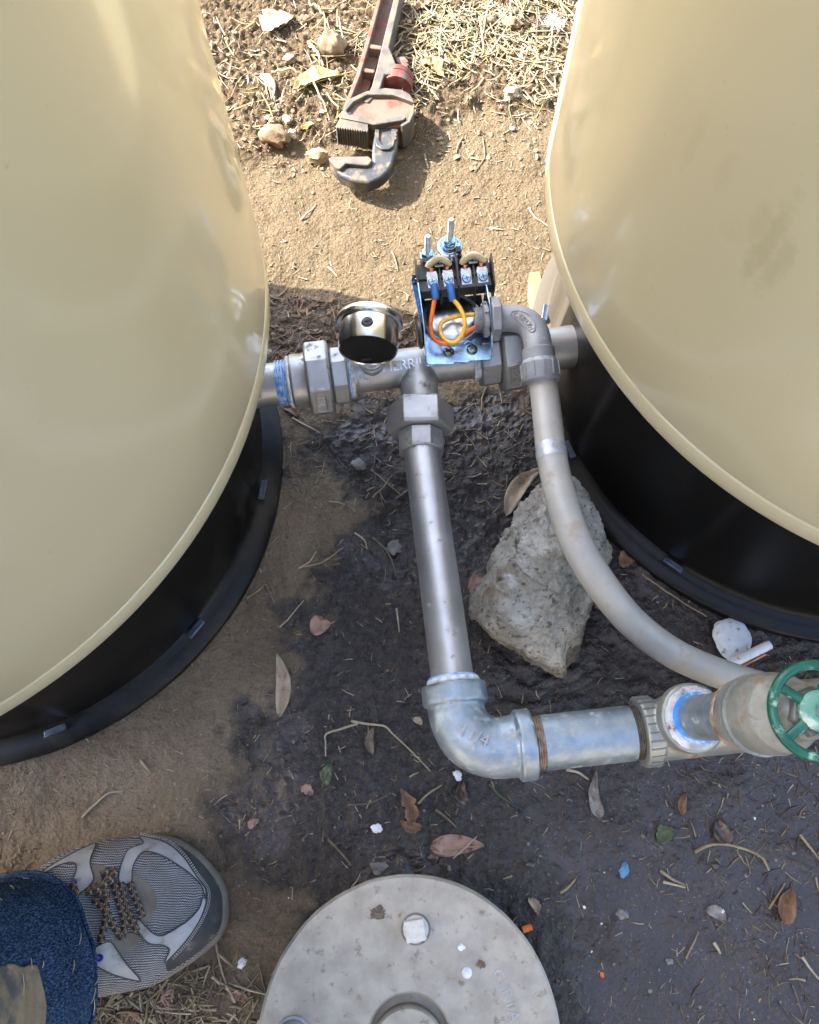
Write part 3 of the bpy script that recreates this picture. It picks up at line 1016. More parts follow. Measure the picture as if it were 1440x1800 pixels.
for k in range(26):                            # moulded grip lines on the tee's collar
    a = k / 26 * 2 * math.pi
    rr = UPZ * math.sin(a) + NRM * math.cos(a)
    grip.box(n1 + ND * .0085 + rr * .0268, ND, rr, ND.cross(rr), .0055, .0006, .0006)
grip.build('grip_lines', M['galv_tan'], t2o)
MB().lathe(S0 - SD * .002, SD, [(.0155, 0), (.0240, .0005), (.0232, .0030), (.0210, .0046), (.0165, .0046)], 56,
           mod=lambda a, h, r: r * (1 + .05 * mnoise.noise(V((math.cos(a) * 4, math.sin(a) * 4, h * 300 + 4))))).build('joint_compound', M['dope_old'], pw)
MB().lathe(S0 + SD * .0015, SD, [(.0160, 0), (.0188, .0012), (.0184, .0042), (.0160, .0046)], 56,
           mod=lambda a, h, r: r * (1 + .03 * mnoise.noise(V((math.cos(a) * 3, math.sin(a) * 3, h * 300 + 9))))).build('joint_compound', M['blue_clear'], pw)
S2 = S0 + SD * .064
MB().cyl(S0, S2, .0163, 48).build('riser_nipple', M['galv'], pw)

# valve on top of the outlet
gv = thing('tap', S2, 'old brass-grey tap with a green hand wheel, at the right edge of the photo', 'tap')
MB().lathe(S2 - SD * .006, SD, [(.0160, 0), (.0195, .001), (.0225, .004), (.0232, .0085), (.0210, .011)], 44,
           mod=lambda a, h, r: r * (1 + .05 * mnoise.noise(V((math.cos(a) * 4, math.sin(a) * 4, h * 200))))).build('rusty_collar', M['galv_rust'], gv)
SS = SD.cross(UPZ).normalized()
SO = V((1, .12, 0)); SO = (SO - SD * SO.dot(SD)).normalized()
vb = MB()
vb.lathe(S2 + SD * .002, SD, [(0, 0), (.0215, 0), (.0240, .003), (.0245, .010), (.0232, .014), (.0250, .022), (.0258, .034), (.0240, .046), (.0175, .056), (.0165, .068), (.0110, .071), (0, .071)], 48)
vb.tube([S2 + SD * .026, S2 + SD * .026 + SO * .05, S2 + SD * .020 + SO * .075], [.020, .0175, .016], 32)
vb.build('valve_body', M['valve'], gv, remesh=.0014, smooth=4)
for k, rr_ in enumerate((.0236, .0252, .0262)):
    MB().lathe(S2 + SD * (.007 + k * .0062), SD, [(rr_ - .004, 0), (rr_, .0008), (rr_ + .0002, .0022), (rr_ - .004, .0032)], 48, mod=lambda a, h, r: r * (1 + .012 * mnoise.noise(V((math.cos(a) * 3, math.sin(a) * 3, h * 200))))).build('ring', M['valve'], gv)
MB().ngon(S2 + SD * .060, S2 + SD * .076, .0150, 6, .2, SO).build('packing_nut', M['galv_tan'], gv, bevel=.0006)
MB().cyl(S2 + SD * .07, S1 + SD * .012, .0042, 20).build('stem', M['galv_rust'], gv)
WA = (SD * .72 + V((-.18, -.05, .55))).normalized()
wh = MB()
rx = SO - WA * SO.dot(WA); rx.normalize(); ry = WA.cross(rx)
RWH = .0262
wh.tube([S1 + rx * (RWH * math.cos(k / 48 * 2 * math.pi)) + ry * (RWH * math.sin(k / 48 * 2 * math.pi)) for k in range(49)], .0030, 14, up=WA, flat=1.25)
who = wh.build('wheel_rim', M['green_paint'], gv)
for k in range(5):
    a = k / 5 * 2 * math.pi + 2.42
    r = rx * math.cos(a) + ry * math.sin(a)
    MB().tube([S1 + r * .008 + WA * .001, S1 + r * .016, S1 + r * .0255], [.0036, .0030, .0030], 12, up=WA, flat=.7).build('spoke', M['green_paint'], who)
MB().lathe(S1 - WA * .004, WA, [(0, 0), (.0105, 0), (.0118, .002), (.0118, .0065), (.0100, .0085), (.0055, .0090), (0, .0088)], 32).build('hub', M['green_faded'], who)
MB().ngon(S1 + WA * .0045, S1 + WA * .009, .0048, 6, .3, rx, .0006).build('hub_nut', M['zinc_bolt'], who)

# ------------------------------------------------------------------ pressure gauge
gt = thing('pressure_gauge', gp + V((0, 0, .0225)), 'round steel pressure gauge seen from behind, standing on the tee', 'gauge')
GC = gp + V((-.001, 0, .0600))
GA = (V((.03, 1, .02)) - ADIR * .0).normalized()       # the dial looks away from the camera
MB().cyl(gp + V((0, 0, .012)), gp + V((0, 0, .034)), .0066, 24).build('stem', M['steel'], gt)
MB().ngon(gp + V((0, 0, .024)), gp + V((0, 0, .034)), .0088, 4, .4, NRM, .0006).build('wrench_square', M['steel'], gt, bevel=.0005)
MB().lathe(GC - GA * .0125, GA, [(0, .0012), (.0248, .0012), (.0262, 0), (.0270, .0015), (.0272, .024), (.0272, .026), (0, .026)], 72).build('case', M['chrome'], gt)
MB().lathe(GC - GA * .0118, GA, [(0, 0), (.0250, 0), (.0252, .0006), (.0252, .003)], 64).build('back_plate', M['black_gloss'], gt)
MB().lathe(GC + GA * .0120, GA, [(.0270, 0), (.0296, .0006), (.0306, .003), (.0306, .0062), (.0290, .0085), (.0262, .0088), (.0262, .004)], 72).build('bezel', M['chrome'], gt)
MB().lathe(GC + GA * .0170, GA, [(0, 0), (.0264, 0), (.0264, .0014), (0, .0014)], 48).build('lens', M['black_gloss'], gt)
gn = (UPZ - GA * UPZ.dot(GA)).normalized()
pc = GC + GA * .0005 + gn * .0262
fp = MB().lathe(pc, gn, [(0, .0030), (.0026, .0028), (.0042, .0024), (.0052, .0010), (.0054, -.001), (0, -.001)], 28).build('fill_plug', M['black'], gt)
MB().box(pc + gn * .0032, ADIR, GA, gn, .0024, .0006, .0006).build('plug_ridge', M['black'], fp)
# rear lettering bar
MB().box(GC - GA * .0118 - gn * .0165, ADIR, GA, gn, .007, .0005, .0016).build('vent_bar', M['black'], gt, bevel=.0003)

# ------------------------------------------------------------------ pressure switch
ZB = .122
PO = W(808, 638, ZB)
ex = W(872, 624, ZB) - W(748, 637, ZB); ex.z = 0; ex.normalize()
ey = UPZ.cross(ex)


def L(x, y, z):
    """point in the switch's frame, millimetres"""
    return PO + ex * (x * .001) + ey * (y * .001) + V((0, 0, z * .001))


def LI(px, py, zmm):
    """photo pixel -> switch frame at height zmm above its plate"""
    d = W(px, py, ZB + zmm * .001) - PO
    return d.dot(ex) * 1000, d.dot(ey) * 1000


def LP(px, py, zmm):
    p = W(px, py, ZB + zmm * .001)
    return p


psw = thing('pressure_switch', L(0, 35, -6), 'open pump pressure switch with wired terminals on a bright zinc bracket', 'pressure switch')
MB().cyl(V((L(0, 34, 0).x, L(0, 34, 0).y, ZT + .014)), L(0, 34, -1), .0088, 24).build('mount_nipple', M['steel'], psw)
pl = [(-31, 4), (-29.5, 1.2), (-6, -1.5), (-4.5, .8), (8, -1.2), (10, .4), (29, -.5), (31.5, 3), (31.5, 72), (-31, 72)]
plate = MB().prism([L(x, y, 0) for x, y in pl], (0, 0, .0014)).build('bracket_plate', M['zinc'], psw, bevel=.0004)
# side flanges, high at the back and stepping down in front
fl = [(6, 0), (74, 0), (74, 36), (66, 38), (24, 33), (16, 26), (9, 13), (6, 9)]
MB().prism([L(-32, y, z) for y, z in fl], ex * .0014).build('flange', M['zinc'], psw, bevel=.0004)
fr = [(8, 0), (60, 0), (60, 34), (52, 36), (34, 33), (20, 24), (12, 14), (8, 9)]
MB().prism([L(30.8, y, z) for y, z in fr], ex * .0014).build('flange', M['zinc'], psw, bevel=.0004)
MB().prism([W(749, 584, ZB + .010), W(743, 486, ZB + .020), W(725, 482, ZB + .028), W(723, 494, ZB + .027), W(735, 548, ZB + .020)], (ex * .5 - UPZ * .6) * .0016).build('back_strip', M['zinc'], psw, bevel=.0004)
MB().prism([L(-33, 76.5, 6), L(30, 76.5, 6), L(30, 76.5, 24), L(-33, 76.5, 30)], ey * .0014).build('back_wall', M['zinc'], psw, bevel=.0004)
g_ = MB().lathe(L(-36.5, 26, 15), ex, [(0, 0), (.0125, 0), (.0135, .0012), (.0135, .003), (.0110, .0042), (0, .0042)], 32).build('rubber_grommet', M['black'], psw)
# pressed diaphragm housing
MB().lathe(L(-1, 47, 1.2), UPZ, [(.0285, 0), (.0285, .0030), (.0268, .0042), (.0250, .0030), (.0225, .0050), (.0190, .0060), (.0145, .0058), (.0110, .0075), (0, .0080)], 56).build('diaphragm', M['zinc_bolt'], psw)
for px, py in ((789, 617), (830, 613)):
    x, y = LI(px, py, 3)
    s = MB().lathe(L(x, y, 1.4), UPZ, [(.0050, 0), (.0052, .0012), (.0044, .0026), (.0020, .0032), (0, .0033)], 28).build('screw', M['dark_screw'], psw)
    MB().box(L(x, y, 4.6), (ex + ey).normalized(), (ey - ex).normalized(), UPZ, .0030, .00055, .0004).box(L(x, y, 4.6), (ey - ex).normalized(), (ex + ey).normalized(), UPZ, .0030, .00055, .0004).build('cross_slot', M['black'], s)
x, y = LI(808, 614, 2)
MB().cyl(L(x, y, 1.2), L(x, y, 1.9), .0016, 16).build('rivet', M['zinc_bolt'], psw)
x, y = LI(823, 603, 2)
MB().tube(smooth_path([L(x - 4, y - 1, 1.8), L(x, y + 1.4, 3.0), L(x + 4, y, 1.8)], 5), .0012, 8).build('staple', M['zinc'], psw)

# terminal block
ZBK = 34                                        # height of the terminal plates
tb = {}
X0, Y0 = LI(738, 505, ZBK)
X1, _ = LI(866, 500, ZBK)
ym = LI(800, 488, ZBK)[1]
blk = MB()
blk.box(L((X0 + X1) / 2, ym + 2, 26), ex, ey, UPZ, (X1 - X0) / 2000, .0125, .0060)
blk.box(L((X0 + X1) / 2, ym + 10, 18), ex, ey, UPZ, (X1 - X0) / 2000, .0085, .0160)
blko = blk.build('terminal_block', M['black'], psw, bevel=.0005)
cols = [LI(760, 490, ZBK), LI(788, 488, ZBK), LI(820, 488, ZBK), LI(849, 485, ZBK)]
fwd = (UPZ * .92 - ey * .38).normalized()        # terminals lean to the camera
bk = (ey * .92 + UPZ * .38).normalized()
for i, (x, y) in enumerate(cols):
    c = L(x, ym - 1, ZBK)
    tp = MB()
    tp.box(c, ex, bk, fwd, .0050, .0066, .0007)
    tp.box(c + bk * .0072 - fwd * .0010, ex, bk, fwd, .0046, .0016, .0010)
    tp.box(c - ex * .0048 - fwd * .0018, ex, bk, fwd, .0005, .0060, .0020)
    tp.box(c + ex * .0048 - fwd * .0018, ex, bk, fwd, .0005, .0060, .0020)
    t_ = tp.build('terminal_plate', M['zinc_bolt'], blko, bevel=.0003)
    sc_ = c - bk * .0012 + fwd * .0006
    s = MB().lathe(sc_, fwd, [(.0042, 0), (.0043, .0012), (.0036, .0022), (0, .0026)], 24).build('terminal_screw', M['zinc'], blko)
    a, b = (ex + bk * .25).normalized(), (bk - ex * .25).normalized()
    cross = MB().box(sc_ + fwd * .00245, a, b, fwd, .0026, .0005, .0003).box(sc_ + fwd * .00245, b, a, fwd, .0026, .0005, .0003)
    cross.build('cross_slot', M['dark_screw'], blko)
for px_, h_, w_, dy in ((X0 - 1, 9, 1.4, 0), (X1 + 2, 9, 1.6, 0), ((cols[0][0] + cols[1][0]) / 2, 4, 1.4, 0), ((cols[2][0] + cols[3][0]) / 2, 4, 1.4, 0), ((cols[1][0] + cols[2][0]) / 2, 12, 2.0, 8)):
    prof = [(ym - 13, 12), (ym + 17 + dy, 12), (ym + 17 + dy, ZBK + h_), (ym + 9, ZBK + h_), (ym - 11, ZBK - 3 + h_ * .45), (ym - 13, ZBK - 6)]
    MB().prism([L(px_ - w_ / 2, y, z) for y, z in prof], ex * (w_ * .001)).build('divider', M['black'], blko, bevel=.0003)
mx = (cols[1][0] + cols[2][0]) / 2
dvt = MB().box(L(mx, ym + 23, ZBK + 9), ex, ey, UPZ, .0062, .0030, .0030).box(L(mx - 5.2, ym + 21, ZBK + 2), ex, ey, UPZ, .0010, .0040, .0075).box(L(mx + 5.2, ym + 21, ZBK + 2), ex, ey, UPZ, .0010, .0040, .0075)
dvt.build('crosshead', M['black'], blko, bevel=.0005)
# contact arms and copper contacts behind the terminals
for a_, b_ in ((0, 1), (2, 3)):
    xa, xb = cols[a_][0], cols[b_][0]
    pts = [L(xa - 2, ym + 13.5, ZBK + 2)] + [L(xa + (xb - xa) * k / 6, ym + 15 + 2.2 * math.sin(math.pi * k / 6), ZBK + 5 + 3.0 * math.sin(math.pi * k / 6)) for k in range(7)] + [L(xb + 2, ym + 13.5, ZBK + 2)]
    MB().tube(pts, .0032, 12, flat=1.5, up=UPZ).build('contact_arm', M['ivory'], psw)
    MB().box(L((xa + xb) / 2, ym + 11, ZBK + 3), ex, ey, UPZ, .0042, .0016, .0032).build('arm_bracket', M['dark_screw'], psw, bevel=.0004)
    for xx in (xa, xb):
        MB().lathe(L(xx, ym + 8.2, ZBK + 1.2), (ey * .6 + UPZ * .4), [(0, 0), (.0036, 0), (.0040, .0010), (.0036, .0030), (0, .0034)], 20).build('contact', M['copper'], psw)
# spring posts
def post(px, py, ptop, r_nut, spring_r, z0, zt):
    b = W(px, py, ZB + .050)
    q = lambda z: V((b.x, b.y, ZB + z * .001))
    p = MB().cyl(q(0), q(zt), .0026, 20, ch=.0004)
    for k in range(int((zt - z0 - 4) / .9)):
        p.lathe(q(z0 + 4 + k * .9), UPZ, [(.0024, 0), (.0028, .0003), (.0024, .0006)], 18)
    po = p.build('threaded_rod', M['zinc_bolt'], psw)
    MB().ngon(q(z0 - 4), q(z0 + 1.5), r_nut, 6, .3, ex, .0006).lathe(q(z0 - 6), UPZ, [(.003, 0), (r_nut * 1.15, 0), (r_nut * 1.15, .0016), (.003, .0016)], 28).build('nut', M['zinc'], po, bevel=.0003)
    sp = []
    turns = 7
    for k in range(turns * 16 + 1):
        a = k / 16 * 2 * math.pi
        sp.append(q(6 + (z0 - 13) * k / (turns * 16)) + ex * (spring_r * math.cos(a)) + ey * (spring_r * math.sin(a)))
    MB().tube(sp, .0011, 8).build('spring', M['black'] if spring_r < .007 else M['zinc_bolt'], po)
    return q
post(752, 437, 414, .0060, .0058, 44, 68)
q_ = post(791, 424, 392, .0062, .0092, 52, 80)
MB().lathe(q_(40), UPZ, [(.003, 0), (.0118, 0), (.0124, .0015), (.0118, .0030), (.0096, .0034), (.0090, .0018), (.003, .0018)], 36).build('spring_cap', M['zinc'], psw)

# wires
def wire(name, px, mat, r=.0021):
    pts = smooth_path([LP(a, b, z) for a, b, z in px], 7)
    return MB().tube(pts, r, 12).build(name, mat, psw)
wire('wire', [(765, 522, 29), (760, 548, 24), (757, 572, 20), (760, 590, 16), (770, 601, 13), (786, 604, 12), (805, 596, 12), (826, 580, 14), (853, 567, 18), (868, 562, 19)], M['orange'])
wire('wire', [(797, 527, 29), (808, 540, 28), (816, 558, 26), (817, 575, 24), (811, 592, 20), (800, 602, 17), (787, 600, 14), (776, 588, 13), (774, 573, 14), (783, 563, 16), (805, 556, 18), (830, 553, 19), (866, 550, 20)], M['yellow'])
for (a, b), (c, d) in (((763, 500), (766, 526)), ((791, 500), (796, 528))):
    p0, p1 = LP(a, b, 33), LP(c, d, 28.5)
    s = MB().cyl(p0, p1, .0037, 20, .0033).build('crimp_sleeve', M['blue_plastic'], psw)
    MB().box(p0 + (p0 - p1) * .18, ex, (p0 - p1).normalized(), UPZ, .0030, .0035, .0006).build('fork_lug', M['zinc_bolt'], psw)

# ------------------------------------------------------------------ conduit: threaded end and locknut inside, hexagon, elbow, compression nut, hose
cd = thing('conduit', W(948, 640, .10), 'pale grey flexible conduit curving from the pressure switch over the rock', 'conduit')
C0 = L(31, 32, 19)
CX = (ex * .98 + ey * -.06).normalized()
lk = MB()
for k in range(5): lk.lathe(C0 - CX * (.0125 - k * .0019), CX, [(.009, 0), (.0118, .0005), (.0118, .0009), (.009, .0014)], 32)
lk.cyl(C0 - CX * .013, C0 + CX * .004, .0098, 32).build('threaded_end', M['grey_pvc'], cd)
ln = MB().cyl(C0 - CX * .0055, C0 - CX * .0012, .0145, 32)
for k in range(8):
    a = k / 8 * 2 * math.pi; r = ey * math.cos(a) + UPZ * math.sin(a)
    ln.box(C0 - CX * .0033 + r * .0150, r, CX, r.cross(CX), .0015, .0021, .0026)
ln.build('locknut', M['grey_pvc'], cd, bevel=.0004)
MB().ngon(C0 + CX * .0016, C0 + CX * .0105, .0205, 6, .0, UPZ, .0006).build('hexagon', M['grey_pvc'], cd, bevel=.0006)
EB = W(946, 612, .147)                           # lower end of the elbow
H0 = C0 + CX * .009
ca = H0 + CX * .036
EDn = (W(952, 668, .139) - EB).normalized()
pts = [H0]
cor2 = V((EB.x, EB.y, EB.z)) - EDn * .026
cor2 = V((EB.x + .001, H0.y + .002, H0.z + .004))
for k in range(15):
    t = k / 14
    pts.append((1 - t) ** 2 * (H0 + CX * .004) + 2 * t * (1 - t) * cor2 + t * t * EB)
pts.append(EB + EDn * .008)
elb = MB().tube(pts, [.0125] * 3 + [.0128] * 11 + [.0128] * 3, 36).build('conduit_elbow', M['grey_pvc'], cd)
# maker's word in a raised oval on the elbow
mid = 8
tdir = (pts[mid + 2] - pts[mid - 2]).normalized()
sideu = (UPZ * .86 + (-(ex) * .1 - ey * .5)); sideu = (sideu - tdir * sideu.dot(tdir)).normalized()
def elb_fn(x, y, z):
    s = (mid + x / .0030); i = int(min(max(math.floor(s), 0), len(pts) - 2)); f = s - i
    p = pts[i] * (1 - f) + pts[i + 1] * f
    td = (pts[i + 1] - pts[i]).normalized()
    n0 = (sideu - td * sideu.dot(td)).normalized(); b0 = td.cross(n0)
    a = y / .0128
    return p + (n0 * math.cos(a) + b0 * math.sin(a)) * (.0128 + z)
text_mb('CARLON', .0064, .0009, elb_fn).build('raised_lettering', M['grey_pvc'], elb)
MB().tube([elb_fn(.0150 * math.cos(k / 28 * 2 * math.pi), .0052 * math.sin(k / 28 * 2 * math.pi), .0003) for k in range(29)], .00075, 6).build('raised_oval', M['grey_pvc'], elb)
MB().cyl(EB + EDn * .0005, EB + EDn * .0125, .0148, 44, ch=.0008).build('elbow_collar', M['grey_pvc'], cd)
MB().lathe(EB + EDn * .0105, EDn, [(.012, 0), (.0156, .0006), (.0152, .0030), (.012, .0032)], 44, mod=lambda a, h, r: r * (1 + .03 * mnoise.noise(V((math.cos(a) * 4, math.sin(a) * 4, h * 300))))).build('sealant', M['white_plastic'], cd)
cn = MB().lathe(EB + EDn * .0135, EDn, [(.011, 0), (.0160, 0), (.0174, .0012), (.0176, .013), (.0168, .0170), (.0142, .0190), (.011, .0190)], 48)
cno = cn.build('compression_nut', M['grey_pvc'], cd, bevel=.0004)
e1 = EDn.cross(UPZ).normalized(); e2 = e1.cross(EDn)
rb_ = MB()
for k in range(12):
    a = k / 12 * 2 * math.pi; r = e1 * math.cos(a) + e2 * math.sin(a)
    rb_.box(EB + EDn * .0210 + r * .0176, EDn, r, EDn.cross(r), .0065, .0009, .0010)
rb_.build('grip_ribs', M['grey_pvc'], cno, bevel=.0003)
hose = [EB + EDn * .026, W(957, 690, .136), W(963, 740, .138), W(970, 800, .146), W(985, 870, .158), W(1012, 950, .166), W(1052, 1020, .155), W(1110, 1092, .128), W(1180, 1146, .10), W(1260, 1182, .082), W(1350, 1210, .072), W(1450, 1236, .066), W(1560, 1262, .060), W(1700, 1290, .050), W(1900, 1325, .035), W(2150, 1350, .016), W(2500, 1370, .010)]
MB().tube(smooth_path(hose, 10), .0131, 32).build('conduit_hose', M['conduit'], cd)
hp = smooth_path(hose, 10)
i0 = min(range(len(hp)), key=lambda i: (hp[i] - W(970, 800, .146)).length)
MB().tube(hp[i0 - 2:i0 + 3], [.0133, .0136, .0137, .0136, .0133], 32, cap=False).build('tape_wrap', M['tape'], cd)

# ------------------------------------------------------------------ big rock under the conduit
def hull_rock(name, pts, mat, label, cuts=4, amp=.006, freq=28, seed=1):
    bm = bmesh.new()
    for p in pts: bm.verts.new(p)
    r = bmesh.ops.convex_hull(bm, input=bm.verts)
    junk = list({g for g in r['geom_interior'] + r['geom_unused'] if isinstance(g, bmesh.types.BMVert)})
    if junk: bmesh.ops.delete(bm, geom=junk, context='VERTS')
    for k in range(cuts):
        bmesh.ops.subdivide_edges(bm, edges=bm.edges[:], cuts=1, use_grid_fill=True)
        bmesh.ops.triangulate(bm, faces=bm.faces[:])
        if k < 1: bmesh.ops.smooth_vert(bm, verts=bm.verts[:], factor=.05, use_axis_x=True, use_axis_y=True, use_axis_z=True)
    bm.normal_update()
    mv = []
    for v in bm.verts:
        p = v.co * freq + V((seed, 0, 0))
        d = mnoise.fractal(p, 1.0, 2.1, 4) * amp + (mnoise.ridged_multi_fractal(p * .6, 1.0, 2.0, 3, 1.0, 2.0) - 1) * amp * .7
        d += (mnoise.cell(p * .9) - .5) * amp * .3
        h_ = mnoise.noise(v.co * 150 + V((seed, 4, 2)))
        d += .0011 * h_ - .0042 * max(0, mnoise.noise(v.co * 85 + V((9, seed, 1))) - .22) + .0010 * mnoise.noise(v.co * 330)
        mv.append(v.normal * d)
    for v, d in zip(bm.verts, mv): v.co += d
    bm.verts.index_update()
    mb = MB(); mb.add([v.co.copy() for v in bm.verts], [tuple(v.index for v in f.verts) for f in bm.faces])
    bm.free()
    o = mb.build(name, mat, angle=60)
    return tag(o, label, 'rock')


rp = [(834, 1082, .030), (832, 1052, .022), (862, 985, .04), (884, 945, .05), (918, 885, .066), (950, 850, .090), (1000, 830, .100), (1036, 866, .094), (1068, 926, .062),
      (1074, 968, .040), (1046, 1045, .042), (1014, 1140, .034), (992, 1190, .026), (958, 1163, .060), (852, 1107, .060), (962, 890, .134), (988, 945, .136), (925, 950, .122),
      (884, 1010, .100), (866, 1085, .084), (975, 1110, .094), (1000, 1050, .104), (1030, 930, .112)]
base = [(858, 1090), (862, 1050), (905, 970), (965, 900), (1040, 930), (1055, 985), (1030, 1070), (1000, 1160), (978, 1180), (900, 1140)]
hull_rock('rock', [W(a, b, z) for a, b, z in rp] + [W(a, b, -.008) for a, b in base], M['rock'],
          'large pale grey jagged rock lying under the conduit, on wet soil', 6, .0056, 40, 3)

# ------------------------------------------------------------------ pipe wrench lying on the dry soil
WZ = .039
wr = thing('pipe_wrench', W(665, 190, .0), 'heavy red and grey pipe wrench lying on the dry soil', 'wrench')


def slab(px, ztop, zbot, name, mat, par=None, bevel=.0012):
    """outline given in photo pixels at its own height, with real thickness"""
    return MB().prism([W(a, b, ztop) for a, b in px], (0, 0, zbot - ztop)).build(name, mat, par or wr, bevel=bevel)


hb = MB()
web = [(676, -30), (700, -30), (672, 84), (650, 150), (640, 182), (612, 180), (640, 100), (648, 80)]
hb.prism([W(a, b, .024) for a, b in web], (0, 0, -.009))
body = hb.build('handle', M['tool_red'], wr, bevel=.0008)
slab([(672, -30), (641, 78), (626, 129), (603, 190), (610, 191), (633, 134), (648, 82), (678, -30)], WZ, .004, 'handle_rail', M['tool_red'])
slab([(699, -30), (672, 78), (662, 120), (654, 150), (640, 178), (648, 180), (668, 156), (676, 130), (694, 131), (700, 121), (684, 82), (709, -30)], WZ, .004, 'handle_rail', M['tool_steel'])
slab([(647, 76), (672, 80), (671, 87), (645, 83)], WZ - .002, .015, 'crossbar', M['tool_red'])
slab([(632, 117), (660, 122), (658, 128), (630, 124)], WZ - .003, .015, 'crossbar', M['tool_red'])
head = [(600, 200), (615, 174), (643, 161), (677, 155), (707, 158), (720, 166), (728, 180), (727, 198), (720, 213), (707, 221), (655, 224), (647, 218), (598, 206)]
hd = slab(head, .037, .006, 'head_housing', M['tool_red'], bevel=.002)
rim = [(598, 206), (600, 198), (615, 173), (643, 160), (677, 154), (707, 157), (721, 165), (729, 180), (721, 177), (708, 172), (690, 166), (646, 166), (622, 178), (609, 194), (612, 199), (648, 206), (655, 212),
       (712, 202), (715, 206), (709, 211), (656, 219), (647, 216)]
slab(rim, .0430, .035, 'housing_rim', M['tool_steel'], hd, .001)
slab([(727, 180), (729, 182), (728, 198), (721, 214), (708, 222), (704, 219), (716, 210), (722, 196)], .0405, .006, 'housing_side', M['tool_steel'], hd, .001)
c = W(614, 199, .0432)
MB().cyl(c - V((0, 0, .002)), c + V((0, 0, .0003)), .0019, 16).build('pin', M['black'], hd)
teeth = [(647, 217), (599, 205), (590, 221)]
n_t = 13
for k in range(n_t):
    a, b = k / n_t, (k + .5) / n_t
    teeth.append((590 + 57 * a, 222 + 7.5 * a)); teeth.append((590 + 57 * b, 220 + 7.5 * b + 5))
teeth += [(647, 229)]
slab(teeth, .041, .014, 'heel_jaw', M['tool_steel'], bevel=.0004)
# hook jaw: shank through the housing, bend and toothed pad
jaw = [(661, 200), (700, 200), (700, 232), (697, 262), (691, 284), (683, 300), (668, 313), (647, 321), (626, 318), (598, 307), (584, 292), (577, 279), (585, 277), (606, 293), (645, 294), (655, 284), (654, 262), (658, 230)]
jw = slab(jaw, .034, .017, 'hook_jaw', M['tool_blue'], bevel=.004)
slab([(577, 278), (583, 275), (648, 274), (655, 281), (648, 290), (640, 290), (608, 287), (598, 297), (590, 294)], .0385, .030, 'jaw_pad', M['tool_steel'], jw, .0012)
slab([(660, 226), (667, 226), (666, 245), (672, 254), (684, 254), (689, 245), (688, 226), (700, 227), (699, 231), (696, 233), (699, 237), (696, 239), (698, 243), (694, 246), (692, 256), (684, 262), (671, 262), (662, 256), (659, 245)], .0372, .032, 'shank_rim', M['tool_blue'], jw, .0006)
slab([(697, 100), (711, 99), (718, 107), (715, 110), (719, 113), (715, 116), (718, 119), (714, 122), (717, 126), (713, 128), (714, 132), (706, 114), (697, 108)], .026, .006, 'shank_end', M['nut_red'], jw, .0006)
# knurled adjusting nut
n0_ = W(686, 160, .0215); n1_ = W(692, 128, .0215)
na = (n1_ - n0_).normalized()
def knurl(a, h, r): return r * (1 + .016 * math.cos(a * 46 + h * 2600)) if r > .018 else r
ctr0 = W(697, 157, .0215); ctr1 = W(701, 133, .0215)
na = (ctr1 - ctr0); na.z = 0; Ln = na.length; na.normalize()
MB().lathe(ctr0, na, [(0, 0), (.0165, 0), (.0185, .001)] + [(.0188, .001 + (Ln * .52) * k / 8) for k in range(9)] + [(.0175, Ln * .56), (.0175, Ln * .60)] + [(.0188, Ln * (.62 + .30 * k / 5)) for k in range(6)] + [(.0165, Ln), (0, Ln)],
           138, mod=knurl).build('adjusting_nut', M['nut_red'], wr, angle=60)

# ------------------------------------------------------------------ well cap in front
wc = thing('well_cap', (0, -.165, 0), 'round grey cast well cap with a square-headed bolt', 'well cap')
CZ, CR = .062, .1178
co = V((-.0002, -.1655, 0))
MB().lathe(co, UPZ, [(0, CZ - .014), (CR - .002, CZ - .014), (CR, CZ - .012), (CR, CZ - .0022), (CR - .0022, CZ), (.060, CZ), (.0335, CZ), (.0318, CZ - .0012), (.0312, CZ - .010)], 160,
           mod=lambda a, h, r: r + (.0004 * mnoise.noise(V((math.cos(a) * 6, math.sin(a) * 6, 0))) if r > .1 else 0)).build('plate', M['cap'], wc, angle=30)
MB().lathe(co, UPZ, [(CR - .012, -.02), (CR - .012, CZ - .0145)], 96).build('casing', M['base'], wc)
MB().lathe(co, UPZ, [(.0245, CZ - .012), (.0245, CZ + .05), (.022, CZ + .052), (0, CZ + .052)], 64)
pc_ = W(718, 1800, CZ)
MB().lathe(V((pc_.x, pc_.y, 0)) + V((0, -.016, 0)), UPZ, [(.0284, CZ - .012), (.0284, CZ + .0015), (.0268, CZ + .0040), (0, CZ + .0048)], 64).build('drop_pipe', M['cap'], wc)
bp = W(731, 1633, CZ)
MB().lathe(bp, UPZ, [(.0120, -.001), (.0120, .0006), (.0112, .0008), (0, .0008)], 40).build('washer', M['stone_grey'], wc)
b0 = MB().lathe(bp, UPZ, [(0, .003), (.0102, .0028), (.0104, 0), (0, 0)], 28, mod=lambda a, h, r: r * (1 + .06 * mnoise.noise(V((math.cos(a) * 3, math.sin(a) * 3, 2))))).build('bolt_collar', M['bolt_white'], wc)
MB().ngon(bp + V((0, 0, .002)), bp + V((-.001, -.0002, .0125)), .0113, 4, .95, V((1, 0, 0)), .0009).build('bolt', M['bolt_white'], wc, bevel=.0007)
rv = W(821, 1710, CZ)
MB().lathe(rv, UPZ, [(.0042, 0), (.0040, .0012), (.0024, .0022), (0, .0025)], 24).build('rivet', M['white'], wc)
rv = W(811, 1665, CZ)
MB().blob(rv + V((0, 0, .0006)), (.0034, .0028, .0014), 2, .3, 2, 3).build('white_fleck', M['white'], wc)
